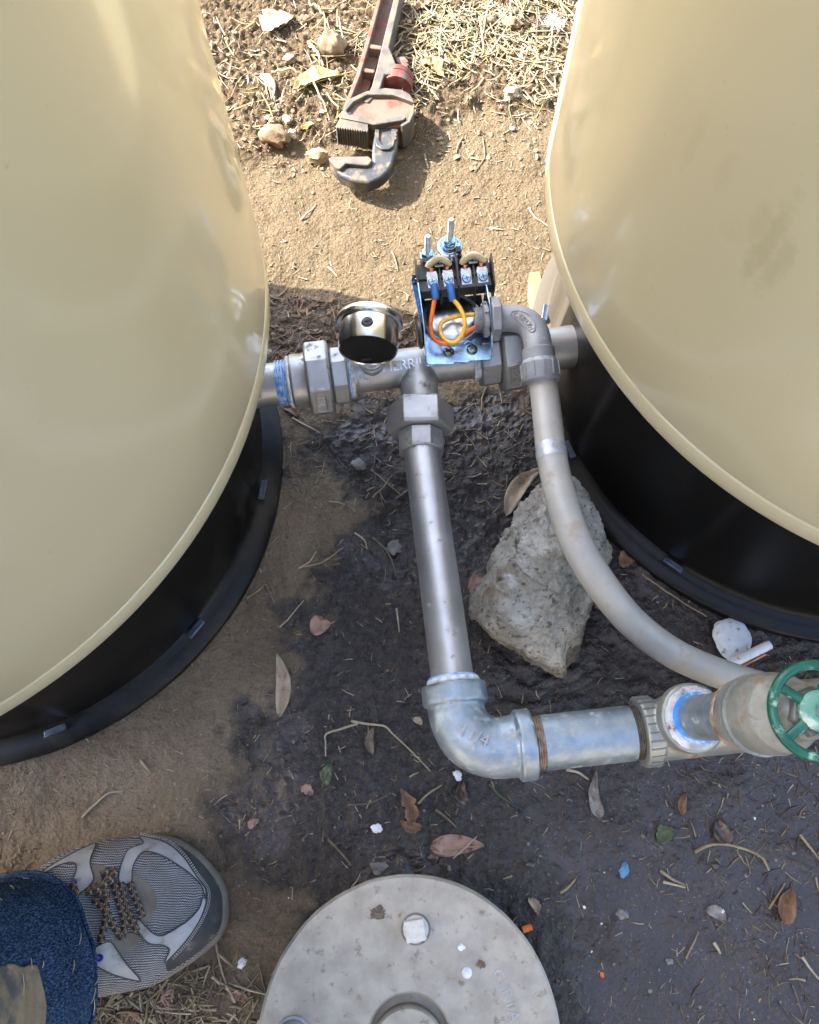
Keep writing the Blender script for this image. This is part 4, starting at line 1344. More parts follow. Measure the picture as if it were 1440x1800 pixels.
for i, (px, py, s) in enumerate([(664, 1605, .006), (845, 1695, .0034)]):
    MB().blob(W(px, py, CZ) + V((0, 0, .0008)), (s, s * .8, s * .4), 3, .6, 3, i + 5).build('mud_clod', M['stone_brown'] if i else M['twig'], wc)
cen = co
def cap_txt(x, y, z):
    a0 = math.atan2(W(884, 1752, CZ).y - co.y, W(884, 1752, CZ).x - co.x)
    a = a0 - x / .083
    r = .083 + y
    return V((co.x + r * math.cos(a), co.y + r * math.sin(a), CZ + z))
text_mb('CERTA', .0125, .0007, cap_txt).build('cast_lettering', M['cast_mark'], wc)
# grey conduit bend coming up through the left of the cap
pb = W(512, 1800, CZ)
pq = V((pb.x + .002, pb.y - .009, 0))
bn = MB()
bn.tube([pq + V((0, 0, CZ - .002)), pq + V((0, 0, CZ + .006)), pq + V((.0005, -.002, CZ + .013)), pq + V((.002, -.010, CZ + .020)), pq + V((.003, -.03, CZ + .022)), pq + V((.003, -.06, CZ + .022))], .0125, 32)
bn.lathe(pq, UPZ, [(.0125, CZ), (.0150, CZ + .0002), (.0150, CZ + .0035), (.0128, CZ + .0042)], 36)
bn.build('cable_elbow', M['grey_pvc'], wc)

# ------------------------------------------------------------------ person: one trouser leg and a walking shoe
SOLE = [(397, 1590), (395, 1622), (383, 1650), (352, 1679), (312, 1707), (268, 1732), (215, 1744), (165, 1752), (90, 1762), (0, 1762), (-90, 1745), (-160, 1705), (-175, 1650), (-150, 1592),
        (-70, 1560), (10, 1545), (70, 1530), (110, 1504), (160, 1483), (212, 1471), (262, 1467), (305, 1475), (345, 1500), (375, 1533), (392, 1563)]
SZ = .016
SOW = smooth_path([W(a, b, SZ) for a, b in SOLE] + [W(*SOLE[0], SZ)], 4)[:-1]
SP = np.array([[p.x, p.y] for p in SOW])
TOE, HEEL = W(397, 1590, SZ), W(-170, 1655, SZ)
SA = (HEEL - TOE).normalized()
SLEN = (HEEL - TOE).length


def dist_poly(P, x, y):
    x, y = np.atleast_1d(x).astype(float), np.atleast_1d(y).astype(float)
    best = np.full(x.shape, 1e9); ins = np.zeros(x.shape, bool)
    n = len(P)
    for i in range(n):
        a, b = P[i], P[(i + 1) % n]; d = b - a
        t = np.clip(((x - a[0]) * d[0] + (y - a[1]) * d[1]) / (d @ d + 1e-18), 0, 1)
        best = np.minimum(best, np.hypot(x - a[0] - t * d[0], y - a[1] - t * d[1]))
        if a[1] != b[1]:
            c_ = ((a[1] > y) != (b[1] > y))
            ins ^= c_ & (x < (b[0] - a[0]) * (y - a[1]) / (b[1] - a[1]) + a[0])
    return np.where(ins, best, -best)


def shoe_z(x, y):
    d = dist_poly(SP, x, y)
    s = (np.atleast_1d(x) - TOE.x) * SA.x + (np.atleast_1d(y) - TOE.y) * SA.y
    top = np.interp(s, [0, .03, .07, .11, .15, .19, .24, .30], [.046, .054, .060, .072, .092, .112, .118, .105])
    f = np.clip(d / .047, 0, 1)
    prof = np.sqrt(np.clip(1 - (1 - f) ** 2.3, 0, 1))
    wr_ = .0014 * np.sin(s * 210 + d * 60) * np.exp(-((s - .085) / .03) ** 2) * f
    return SZ + .004 + (top - SZ - .004) * prof + wr_


def on_shoe(px, py, off=0.0):
    z = .06
    for _ in range(14):
        p = W(px, py, z)
        z = .5 * z + .5 * (float(shoe_z(p.x, p.y)[0]) + off)
    p = W(px, py, z)
    return p


def drape(px, off, name, mat, parent, thick=.0012, maxlen=.0038, raw=False):
    """a panel cut to an outline and laid on the shoe"""
    W2 = px if raw else [on_shoe(a, b, off) for a, b in smooth_loop(px)]
    bm = bmesh.new()
    vs = [bm.verts.new((p.x, p.y, 0)) for p in W2]
    es = [bm.edges.new((vs[i], vs[(i + 1) % len(vs)])) for i in range(len(vs))]
    bmesh.ops.triangle_fill(bm, edges=es, use_beauty=True)
    for _ in range(7):
        lg = [e for e in bm.edges if e.calc_length() > maxlen]
        if not lg: break
        bmesh.ops.subdivide_edges(bm, edges=lg, cuts=1)
        bmesh.ops.triangulate(bm, faces=bm.faces[:])
    bmesh.ops.beautify_fill(bm, faces=bm.faces[:], edges=bm.edges[:])
    xy = np.array([v.co[:2] for v in bm.verts])
    z = shoe_z(xy[:, 0], xy[:, 1]) + off
    bm.verts.index_update()
    mb = MB(); mb.add([V((a[0], a[1], b)) for a, b in zip(xy, z)], [tuple(v.index for v in f.verts) for f in bm.faces])
    bm.free()
    # rim going down so that the panel has thickness
    n = len(W2)
    mb.add([V((W2[i].x, W2[i].y, float(z[i]))) for i in range(n)] + [V((W2[i].x, W2[i].y, float(z[i]) - thick)) for i in range(n)],
           [(i, (i + 1) % n, n + (i + 1) % n, n + i) for i in range(n)])
    o = mb.build(name, mat, parent, angle=70, recalc=False)
    bm = bmesh.new(); bm.from_mesh(o.data)
    for f in bm.faces:
        if f.normal.z < -1e-6: f.normal_flip()
    bm.to_mesh(o.data); bm.free()
    return o


def smooth_loop(px, n=4):
    P = [V((a, b, 0)) for a, b in px]
    out = []
    m = len(P)
    for i in range(m):
        a, b, c_, d = P[i - 1], P[i], P[(i + 1) % m], P[(i + 2) % m]
        for k in range(n):
            t = k / n
            q_ = .5 * ((2 * b) + (c_ - a) * t + (2 * a - 5 * b + 4 * c_ - d) * t * t + (3 * b - a - 3 * c_ + d) * t ** 3)
            out.append((q_.x, q_.y))
    return out


pe = thing('person', W(60, 1640, 0), 'person in blue jeans and a grey walking shoe, standing at the lower left', 'person')
# sole as the shoe's main piece
sm = MB()
nS = len(SOW)
cS = sum(SOW, V()) / nS
def ringz(sc_, z): return [V((cS.x + (p.x - cS.x) * sc_, cS.y + (p.y - cS.y) * sc_, z)) for p in SOW]
rings = [ringz(.955, -.002), ringz(1.0, .001), ringz(1.012, .010), ringz(1.004, .0185), ringz(.985, .021)]
vs = sum(rings, []); fs = []
for k in range(len(rings) - 1):
    for i in range(nS):
        j = (i + 1) % nS
        fs.append((k * nS + i, k * nS + j, (k + 1) * nS + j, (k + 1) * nS + i))
fs.append(tuple(range(nS))[::-1]); fs.append(tuple((len(rings) - 1) * nS + i for i in range(nS)))
sm.add(vs, fs)
shoe = sm.build('shoe', M['sole'], pe, angle=50)
up_out = [V((cS.x + (p.x - cS.x) * .985, cS.y + (p.y - cS.y) * .985, 0)) for p in SOW]
drape(up_out, 0.0, 'knit_upper', M['knit'], shoe, .006, .0042, raw=True)
PAN = [
    ('toe_cap', 'suede', [(246, 1469), (290, 1480), (320, 1503), (346, 1540), (362, 1562), (363, 1588), (350, 1620), (328, 1653), (297, 1688), (292, 1700), (300, 1706), (338, 1682), (372, 1652), (388, 1625), (391, 1592), (387, 1565), (371, 1537), (342, 1505), (303, 1481), (262, 1472)], .0016),
    ('overlay', 'shoe_overlay', [(246, 1470), (290, 1481), (320, 1504), (346, 1541), (361, 1562), (361, 1578), (355, 1558), (340, 1541), (318, 1524), (283, 1503), (254, 1497), (240, 1510), (233, 1527), (230, 1552), (212, 1552), (209, 1538), (216, 1511), (227, 1492), (252, 1482)], .0011),
    ('overlay', 'shoe_overlay', [(362, 1588), (350, 1620), (328, 1653), (296, 1688), (290, 1690), (298, 1670), (285, 1662), (265, 1660), (252, 1650), (240, 1632), (243, 1616), (255, 1627), (268, 1640), (285, 1645), (310, 1632), (332, 1617), (350, 1597), (357, 1578)], .0011),
    ('overlay', 'shoe_overlay', [(160, 1672), (178, 1660), (194, 1656), (206, 1670), (222, 1694), (246, 1722), (238, 1724), (200, 1714), (172, 1700), (158, 1690)], .0011),
    ('overlay', 'shoe_overlay', [(168, 1484), (158, 1515), (164, 1546), (143, 1568), (124, 1561), (134, 1528), (126, 1516), (96, 1524), (66, 1545), (58, 1548), (70, 1534), (112, 1508), (152, 1488)], .0011),
    ('eyestay', 'suede_brown', [(162, 1521), (182, 1522), (205, 1527), (210, 1540), (208, 1553), (190, 1557), (168, 1560), (163, 1545)], .0008),
    ('vamp_patch', 'suede_brown', [(232, 1538), (247, 1544), (264, 1556), (275, 1578), (274, 1595), (265, 1614), (254, 1624), (245, 1612), (238, 1580), (233, 1556)], .0008),
    ('eyestay', 'suede_brown', [(194, 1657), (212, 1643), (230, 1640), (243, 1646), (241, 1660), (222, 1676), (211, 1683)], .0008),
    ('tongue', 'shoe_overlay', [(150, 1600), (170, 1575), (208, 1554), (224, 1562), (236, 1590), (243, 1617), (238, 1634), (215, 1640), (194, 1655), (172, 1668), (155, 1640)], .0005),
]
for nm, mt, px, off in PAN:
    o = drape(px, off, nm, M[mt] if nm != 'tongue' else M['knit'], shoe)
    if mt == 'shoe_overlay' and nm == 'overlay':
        lp = smooth_loop(px)
        MB().tube([on_shoe(a, b, off + .0002) for a, b in lp + lp[:1]], .00055, 6, cap=False).build('piping', M['stitch'], shoe)
st = MB()
seam = smooth_path([V((a, b, 0)) for a, b in [(246, 1469), (290, 1480), (320, 1503), (346, 1540), (362, 1562), (363, 1588), (350, 1620), (328, 1653), (297, 1688)]], 10)
for row in (2.2, 5.0):
    for i in range(0, len(seam) - 2, 1):
        a, b = seam[i], seam[i + 1]
        t = (b - a); nrm_ = V((-t.y, t.x, 0)).normalized() * -row
        p, q2 = on_shoe(a.x + nrm_.x + t.x * .1, a.y + nrm_.y + t.y * .1, .0022), on_shoe(a.x + nrm_.x + t.x * .65, a.y + nrm_.y + t.y * .65, .0022)
        st.tube([p, q2], .00035, 5)
st.build('stitching', M['thread'], shoe)
LACES = [[(228, 1552), (235, 1572), (244, 1594), (250, 1613)], [(212, 1552), (221, 1590), (231, 1618), (241, 1637)], [(200, 1553), (210, 1588), (219, 1622), (213, 1652)],
         [(164, 1580), (184, 1600), (198, 1624), (213, 1647)], [(184, 1578), (187, 1608), (181, 1638), (176, 1656)], [(160, 1566), (180, 1552), (196, 1540), (206, 1530)],
         [(150, 1570), (174, 1561), (192, 1549), (204, 1546)], [(178, 1538), (190, 1531), (207, 1532)], [(128, 1553), (132, 1566), (138, 1575)], [(168, 1572), (180, 1566), (188, 1572), (186, 1582)]]
for i, lc in enumerate(LACES):
    pts = smooth_path([V((a, b, 0)) for a, b in lc], 8)
    w3 = [on_shoe(p.x, p.y, .0030 + .0016 * math.sin(math.pi * k / (len(pts) - 1)) + (.003 if i > 4 else 0)) for k, p in enumerate(pts)]
    MB().tube(w3, .0029, 10, flat=.55, up=(0, 0, 1)).build('lace', M['lace'], shoe, uv=True)
for lc in ([(161, 1748), (166, 1733), (171, 1748)], [(181, 1737), (188, 1747), (197, 1747), (204, 1737)]):
    pts = smooth_path([W(a, b, .012) for a, b in lc], 6)
    MB().tube(pts, .0024, 10, flat=.6, up=(0, 0, 1)).build('lace', M['lace'], shoe, uv=True)
for px, py in ((129, 1552), (175, 1684)):
    p = on_shoe(px, py, .001)
    MB().lathe(p, (0.1, 0.2, 1), [(.0010, .0018), (.0024, .0022), (.0031, .0008), (.0031, 0)], 20).build('eyelet', M['eyelet'], shoe)

# trouser leg: one cloth surface from the hem over the shin and knee to the thigh
def leg_path(t):
    P = [V((-.312, -.128, .066)), V((-.316, -.130, .10)), V((-.330, -.132, .18)), V((-.350, -.130, .32)), V((-.372, -.138, .46)), V((-.380, -.19, .53)), V((-.36, -.32, .57)), V((-.30, -.50, .60))]
    k = t * (len(P) - 1); i = min(int(k), len(P) - 2); f = k - i
    return P[i].lerp(P[i + 1], f)
lg = MB()
NS, NK = 96, 60
vs = []
for i in range(NS + 1):
    t = i / NS
    t = t ** 1.5
    p = leg_path(t); p2 = leg_path(min(t + .01, 1)); ax = (p2 - leg_path(max(t - .01, 0))).normalized()
    X = V((1, 0, 0)); X = (X - ax * X.dot(ax)).normalized(); Y = ax.cross(X)
    R = .074 - .010 * math.exp(-t * 9) * 0 + .012 * t
    for k in range(NK):
        a = k / NK * 2 * math.pi
        fold = .0042 * mnoise.noise(V((math.cos(a) * 1.3, math.sin(a) * 1.3, t * 26))) + .0022 * mnoise.noise(V((math.cos(a) * 3, math.sin(a) * 3, t * 60)))
        bell = .004 * math.exp(-((t) / .02))
        r = R + fold + bell
        hemz = (.012 * (math.cos(a) * .9) + .004 * mnoise.noise(V((math.cos(a) * 2, math.sin(a) * 2, 5)))) * math.exp(-t * 30)
        vs.append(p + X * (math.cos(a) * r * .98) + Y * (math.sin(a) * r * 1.04) + ax * hemz)
fs = [(i * NK + k, i * NK + (k + 1) % NK, (i + 1) * NK + (k + 1) % NK, (i + 1) * NK + k) for i in range(NS) for k in range(NK)]
fs.append(tuple(NS * NK + k for k in range(NK)))
lg.add(vs, fs)
leg = lg.build('trouser_leg', M['denim'], pe, angle=80, solid=.0016)
hem = MB()
hem.tube([vs[k % NK] + V((0, 0, .0005)) for k in range(NK + 1)], .0016, 8, cap=False)
hem.build('hem', M['denim'], leg)
hs = MB()
i2 = 9
hs.tube([vs[i2 * NK + k % NK] * 1.0 for k in range(NK + 1)], .0007, 6, cap=False)
hs.build('hem_stitching', M['stitch'], leg)
# dusty worn patch on the shin, facing the camera
ptc = MB(); pv, pf = [], []
NU, NVV = 40, 30
def leg_pt(fi, fa):
    i = int(fi); f = fi - i
    k = fa / (2 * math.pi) * NK
    k0 = math.floor(k); g = k - k0
    q = lambda a, b: vs[a * NK + (b % NK)]
    return (q(i, k0) * (1 - g) + q(i, k0 + 1) * g) * (1 - f) + (q(i + 1, k0) * (1 - g) + q(i + 1, k0 + 1) * g) * f
def to_px(p):
    dep = (H - p.z) * CT + p.y * ST
    return 720 + FPX * p.x / dep, 900 - FPX * (p.y * CT - (H - p.z) * ST) / dep
def leg_at(px, py):
    """row and angle of the leg surface nearest the camera at a photo pixel"""
    best = None
    for i in range(4, 80):
        for k in range(NK):
            p = vs[i * NK + k]
            cc = sum((vs[i * NK + m] for m in range(0, NK, 6)), V()) / 10
            if (p - cc).dot(V((0, 0, H)) - p) < 0: continue
            a, b = to_px(p)
            e_ = (a - px) ** 2 + (b - py) ** 2
            if best is None or e_ < best[0]: best = (e_, i, k)
    k = best[2]
    return best[1], (k if k < NK / 2 else k - NK) / NK * 2 * math.pi
c00, c01, c10, c11 = leg_at(58, 1706), leg_at(66, 1840), leg_at(-60, 1708), leg_at(-60, 1860)
for u in range(NU + 1):
    for w in range(NVV + 1):
        fu, fw = u / NU, w / NVV
        g_a = [(c00[m] * (1 - fw) + c01[m] * fw) * (1 - fu) + (c10[m] * (1 - fw) + c11[m] * fw) * fu for m in (0, 1)]
        fi = g_a[0] + .10 * math.sin(w * .23); fa = g_a[1] + .012 * math.sin(u * .35) * (1 - fw)
        p = leg_pt(fi, fa)
        cc = sum((leg_pt(fi, m * .6283) for m in range(10)), V()) / 10
        pv.append(p + (p - cc).normalized() * .0024)
pf = [(u * (NVV + 1) + w, u * (NVV + 1) + w + 1, (u + 1) * (NVV + 1) + w + 1, (u + 1) * (NVV + 1) + w) for u in range(NU) for w in range(NVV)]
ptc.add(pv, pf)
ptc.build('worn_patch', M['worn_denim'], leg, angle=80, solid=.0012)

# hay caught on the cloth
hv = MB()
for k in range(34):
    i = random.randint(8, 52); kk = random.randint(-18, 14) % NK
    p = vs[i * NK + kk]; cc = sum((vs[i * NK + m] for m in range(0, NK, 6)), V()) / 10
    nn = (p - cc).normalized(); d = nn.cross(V((random.uniform(-1, 1), random.uniform(-1, 1), random.uniform(-1, 1)))).normalized() * random.uniform(.002, .008)
    hv.tube([p + nn * .0022 - d, p + nn * .0030, p + nn * .0024 + d], [.0003, .0005, .0002], 4)
tag(hv.build('hay_bits', M['straw_pale'], leg, angle=80), kind='stuff')


def body_mat():
    n = N('clothes_and_skin')
    x, y, z = n.sep(n.co)[0], n.sep(n.co)[1], n.sep(n.co)[2]
    zz = n.math('ADD', z, n.map(n.noise(30, 2), .3, .7, -.004, .004))
    c = n.mix(n.map(zz, .470, .472), (.012, .03, .07), (.10, .11, .12))
    c = n.mix(n.map(zz, 1.040, 1.042), c, (.40, .22, .15))
    n.bump(n.noise(40, 5), .4, .006)
    return n.set(col=c, rough=.85)


bv_ = [((-.06, -.66, .42), .15), ((-.05, -.64, .60), .145), ((-.03, -.58, .82), .155), ((-.02, -.52, .97), .11), ((-.01, -.47, 1.07), .055), ((0, -.44, 1.16), .080), ((.0, -.43, 1.24), .082),
       ((-.19, -.55, .98), .065), ((-.27, -.50, .76), .047), ((-.14, -.33, .72), .034), ((-.08, -.25, .74), .030),
       ((.16, -.55, .98), .065), ((.24, -.50, .76), .047), ((.13, -.33, .72), .034), ((.08, -.25, .74), .030),
       ((-.20, -.62, .46), .10), ((.08, -.64, .40), .10), ((.24, -.52, .10), .075), ((.24, -.80, .09), .06), ((.24, -1.0, .07), .045), ((-.30, -.50, .585), .085)]
be_ = [(0, 1), (1, 2), (2, 3), (3, 4), (4, 5), (5, 6), (3, 7), (7, 8), (8, 9), (9, 10), (3, 11), (11, 12), (12, 13), (13, 14), (0, 15), (0, 16), (16, 17), (17, 18), (18, 19), (15, 20)]
bm = bmesh.new()
sk_ = bm.verts.layers.skin.verify()
for i, (p, r) in enumerate(bv_):
    v = bm.verts.new(V(p) - ORIG[pe.name]); v[sk_].radius = (r, r); v[sk_].use_root = (i == 0)
bm.verts.ensure_lookup_table()
for a, b in be_: bm.edges.new((bm.verts[a], bm.verts[b]))
bme = bpy.data.meshes.new('body'); bm.to_mesh(bme); bm.free()
bme.materials.append(body_mat())
bo = link(bpy.data.objects.new('body', bme), pe); ORIG[bo.name] = ORIG[pe.name]
m = bo.modifiers.new('skin', 'SKIN'); m.use_smooth_shade = True
m = bo.modifiers.new('sub', 'SUBSURF'); m.levels = m.render_levels = 2
hc = V((0, -.43, 1.235))
MB().blob(hc + V((0, -.014, .030)), (.088, .098, .078), 3, .05, 2, 3).build('hair', M['leaf_dark'], bo, angle=80)
MB().blob(hc + V((0, .082, -.035)), (.013, .018, .022), 2, .05, 1, 1).build('nose', M['leaf_pink'], bo, angle=80)
for sx in (-1, 1):
    MB().blob(hc + V((sx * .084, .004, -.03)), (.010, .022, .032), 2, .1, 1, 1).build('ear', M['leaf_pink'], bo, angle=80)
    MB().blob(hc + V((sx * .032, .076, -.008)), (.013, .008, .010), 2, .0, 1, 1).build('eye', M['stone_dark'], bo, angle=80)

# ------------------------------------------------------------------ stones
PEB = {}
def stone(px, py, r, mat, label, name='stone', sub=3, amp=.24, flat=.7, rot=0.0, cat='stone', asp=.75, seed=None, group=None, fr=1.3):
    seed = len(PEB) * 3 + 1 if seed is None else seed
    PEB[(px, py)] = 1
    rw = r / FPX * ((H) / (-(-CT + (-(py - 900) / FPX) * ST)))
    p = G(px, py)
    o = MB().blob(p + V((0, 0, rw * flat * .45)), (rw, rw * asp, rw * flat), sub, amp, fr, seed, 1, rot).build(name, M[mat], angle=42)
    return tag(o, label, cat, group)
stone(584, 90, 24, 'stone_tan', 'blocky tan stone casting a shadow left of the wrench handle', rot=.1, asp=.85, flat=.9, amp=.3, fr=.9)
stone(482, 246, 27, 'stone_brown', 'brown two-tone stone at the edge of the straw, near the left tank', rot=-.3, asp=.68, amp=.3, fr=1.0)
stone(560, 281, 23, 'stone_cream', 'cream lumpy stone touching the tip of the wrench jaw', amp=.45, asp=.62, fr=1.9)
stone(506, 213, 9, 'stone_white', 'small white stone above the brown two-tone stone', 'pebble', amp=.5)
stone(513, 240, 11, 'stone_white', 'whitish pebble touching the right end of the brown two-tone stone', 'pebble', amp=.5)
stone(479, 217, 7, 'stone_cream', 'tiny cream pebble left of the small white stone', 'pebble', amp=.5)
stone(900, 168, 17, 'stone_white', 'white angular stone in the straw beside the right tank', amp=.6, asp=.7)
stone(858, 40, 14, 'stone_tan', 'round tan stone among the dead grass, right of the wrench handle', amp=.2)
stone(902, 46, 16, 'stone_brown', 'rounded pinkish brown clod among the dead grass, near the fluff', amp=.4)
stone(508, 108, 12, 'stone_tan', 'ochre pebble between the torn pale leaf and the yellow leaf', 'pebble', amp=.4)
stone(537, 37, 11, 'stone_brown', 'dark brown pebble right of the torn pale leaf', 'pebble', amp=.4)
stone(901, 228, 6, 'stone_grey', 'small grey pebble alone on the smooth sunny soil', 'pebble', amp=.3)
stone(632, 818, 14, 'stone_grey', 'flat grey pebble on the dark soil, left of the riser pipe', 'pebble', amp=.5, asp=.85, flat=.5)
stone(692, 963, 14, 'stone_grey', 'grey pebble against the left side of the riser pipe', 'pebble', amp=.6, asp=.8, flat=.5)
stone(665, 1525, 16, 'stone_grey', 'rough grey stone at the rim of the well cap', amp=.7, asp=.7, flat=.6)
stone(761, 1508, 11, 'stone_dark', 'dark wet pebble under the left end of the pink leaf', 'pebble', amp=.3)
stone(932, 1520, 9, 'stone_dark', 'dark wet pebble right of the well cap\'s top', 'pebble', amp=.3)
stone(1093, 1606, 12, 'stone_grey', 'half-wet pebble in the puddle, grey with a dark side', 'pebble', amp=.35, asp=.7)
stone(1258, 1522, 8, 'stone_dark', 'round dark pebble in the puddle below the curved stem', 'pebble', amp=.25)
stone(1176, 1690, 7, 'stone_grey', 'small tan-grey pebble sunk in the puddle', 'pebble', amp=.3)
stone(297, 1437, 6, 'stone_tan', 'upper of two small tan pebbles above the shoe', 'pebble', amp=.4)
stone(296, 1458, 6, 'stone_tan', 'lower of two small tan pebbles above the shoe', 'pebble', amp=.4)
stone(466, 690, 6, 'stone_tan', 'tan pebble under the left stub pipe', 'pebble', amp=.4)
stone(715, 575, 9, 'stone_tan', 'tan pebble in the shade between the gauge and the switch', 'pebble', amp=.4)
stone(470, 620, 8, 'stone_white', 'white pebble in the shade beside the left tank', 'pebble', amp=.4)

# ------------------------------------------------------------------ leaves
def leaf(px, py, lng, wid, ang, mat, label, curl=.35, bend=.15, name='dry_leaf', cat='leaf', lift=.0012, shape=1.0, notch=0, seed=0, fold=.0, group=None, parent=None, stem=0):
    c = G(px, py)
    dep = (H - c.z) / (CT - (-(py - 900) / FPX) * ST)
    s = dep / FPX
    Lw, Ww = lng * s, wid * s
    # image direction -> ground direction
    a = math.radians(ang)
    d = G(px + 10 * math.cos(a), py - 10 * math.sin(a)) - c; d.z = 0
    k = d.length / (10 * s); d.normalize(); Lw *= k
    e = V((-d.y, d.x, 0))
    nu, nv = 14, 7
    mb = MB(); vs = []
    for i in range(nu + 1):
        t = i / nu
        w = Ww * .5 * (math.sin(math.pi * min(max(t, .0), 1) ** (.8 * shape)) ** .75 if 0 < t < 1 else .02)
        if notch: w *= 1 + notch * mnoise.noise(V((t * 9, seed, 0)))
        for j in range(nv + 1):
            q = j / nv * 2 - 1
            wj = w * (1 + (notch or .06) * .8 * mnoise.noise(V((t * 11, seed + 3 * (q > 0), 2))))
            x = (t - .5) * Lw
            y = q * wj + bend * Lw * (math.sin(math.pi * t) - .6)
            z = lift + curl * abs(q) ** 1.6 * w * .9 + fold * Lw * math.sin(math.pi * t * 1.3 + seed) * .3 + .0024 * mnoise.noise(V((t * 6, q * 2.5, seed))) - .0016 * max(0, 1 - abs(q) * 3)
            p = c + d * x + e * y
            p.z = max(gz(p.x, p.y), c.z - .002) + max(z, .0006)
            vs.append(p)
    fs = [(i * (nv + 1) + j, i * (nv + 1) + j + 1, (i + 1) * (nv + 1) + j + 1, (i + 1) * (nv + 1) + j) for i in range(nu) for j in range(nv)]
    mb.add(vs, fs)
    if stem:
        q0 = vs[(nu) * (nv + 1) + nv // 2]
        mb.tube([q0 - d * Lw * .9, q0, q0 + d * Lw * stem], .0005, 6)
    o = mb.build(name, M[mat], angle=80, solid=.0005)
    return tag(o, label, cat, group)


leaf(495, 1203, 110, 27, 92, 'leaf_pale', 'long pale pod-shaped leaf lying along the edge of the wet soil', curl=.7, bend=-.09, seed=1)
leaf(563, 1101, 38, 34, 25, 'leaf_pink', 'small heart-shaped pink-brown leaf left of the riser pipe', curl=.3, seed=2, stem=.2)
leaf(803, 1486, 96, 36, 3, 'leaf_pink', 'large pinkish leaf above the well cap, with straws across its tip', curl=.25, bend=.03, seed=3, shape=.85)
leaf(915, 862, 104, 30, 52, 'leaf_pale', 'long tan curved leaf leaning against the top of the rock', curl=.5, bend=.12, lift=.004, seed=4, fold=.1)
leaf(1046, 1396, 84, 22, 95, 'leaf_grey', 'grey mottled curled leaf below the galvanised nipple', curl=.6, bend=.10, seed=5, shape=.6)
leaf(719, 1418, 70, 24, 108, 'leaf_brown', 'crumpled brown leaf on the wet soil below the elbow', curl=.9, bend=-.1, seed=6, notch=.5, fold=.12)
leaf(722, 1452, 40, 18, 165, 'leaf_brown', 'torn brown leaf end under the crumpled brown leaf', curl=.7, seed=16, notch=.5)
leaf(576, 1360, 42, 21, 80, 'leaf_green', 'small green leaf on the wet soil', curl=.2, seed=7, notch=.3, stem=.25, name='green_leaf')
leaf(446, 1447, 24, 15, 40, 'leaf_pink', 'small reddish leaf scrap where the wet soil meets the dry', curl=.4, seed=8, notch=.3)
leaf(813, 1396, 46, 22, 100, 'leaf_dark', 'dark wet folded leaf below the elbow', curl=.8, seed=9)
leaf(1101, 984, 36, 28, 30, 'leaf_brown', 'crumpled brown leaf between the rock and the right tank', curl=.7, seed=10, notch=.5, fold=.1)
leaf(1128, 972, 60, 22, 40, 'leaf_dark', 'dark crumpled leaf behind the crumpled brown one, at the right tank', curl=.6, seed=11, notch=.4, fold=.1)
leaf(842, 1024, 46, 26, 35, 'leaf_pink', 'reddish leaf wedged under the left side of the rock', curl=.4, seed=12)
leaf(1058, 1066, 30, 20, -20, 'leaf_pink', 'reddish leaf scrap under the conduit, right of the rock', curl=.4, seed=13, notch=.3)
leaf(488, 48, 66, 46, 38, 'leaf_pale', 'torn pale leaf with ragged edge in the sun, near the left tank', curl=.35, seed=14, notch=.6, lift=.006, fold=.1)
leaf(556, 138, 86, 30, 10, 'leaf_yellow', 'yellowish dry leaf with a stalk, left of the wrench head', curl=.35, seed=15, lift=.005, stem=.25)
leaf(475, 156, 34, 18, -65, 'leaf_pale', 'small pale triangular leaf scrap below the torn pale leaf', curl=.3, seed=17, shape=.6, lift=.004)
leaf(542, 228, 26, 12, 30, 'leaf_yellow', 'tiny yellow leaf left of the toothed heel jaw', curl=.4, seed=18, lift=.004)
leaf(763, 124, 62, 26, -55, 'leaf_yellow', 'tan crumpled leaf at the edge of the wrench shadow', curl=.5, seed=19, notch=.4, lift=.006)
leaf(745, 18, 34, 18, 20, 'leaf_brown', 'orange-brown leaf in the shade right of the wrench handle', curl=.5, seed=20, lift=.006)
leaf(1268, 1462, 46, 32, 110, 'leaf_dark', 'dark red folded leaf above the curved stem', curl=.8, seed=21, notch=.3)
leaf(1168, 1466, 36, 28, 30, 'leaf_green', 'crumpled dark green leaf in the puddle', curl=.8, seed=22, notch=.6, fold=.15, name='green_leaf')
leaf(1200, 1412, 42, 14, 80, 'leaf_brown', 'curled brown leaf below the galvanised tee', curl=1.2, seed=23)
leaf(1260, 1606, 44, 22, -35, 'leaf_grey', 'flat soaked leaf in the puddle, centre right', curl=.1, seed=24)
leaf(1380, 1590, 64, 32, 78, 'leaf_brown', 'boat-shaped hollow brown husk at the right edge of the photo', curl=1.3, seed=25)
leaf(940, 1592, 34, 16, -60, 'leaf_pale', 'short crumpled tan leaf right of the well cap', curl=.7, seed=26, notch=.4)
leaf(423, 1751, 36, 16, -30, 'leaf_pink', 'small brown leaf between the shoe and the well cap', curl=.4, seed=27, notch=.4)
leaf(235, 1796, 60, 26, -25, 'leaf_brown', 'orange-brown leaf at the bottom edge below the shoe', curl=.5, seed=28)
leaf(298, 1752, 36, 22, 75, 'leaf_pink', 'brown leaf among the straw under the shoe', curl=.4, seed=29)
leaf(541, 1389, 26, 16, -30, 'leaf_pink', 'small curled pinkish leaf left of the green leaf', curl=.5, seed=30, notch=.5)
leaf(508, 1331, 16, 14, 60, 'leaf_dark', 'tiny dark red leaf on the wet soil left of the bent stalk', curl=.4, seed=31)
leaf(652, 1302, 48, 16, 88, 'twig', 'dark bark chip under the bent stalk', curl=.3, seed=32, name='bark_chip', cat='bark')
leaf(735, 1268, 20, 12, -35, 'leaf_pale', 'cream leaf chip left of the elbow', curl=.3, seed=33)
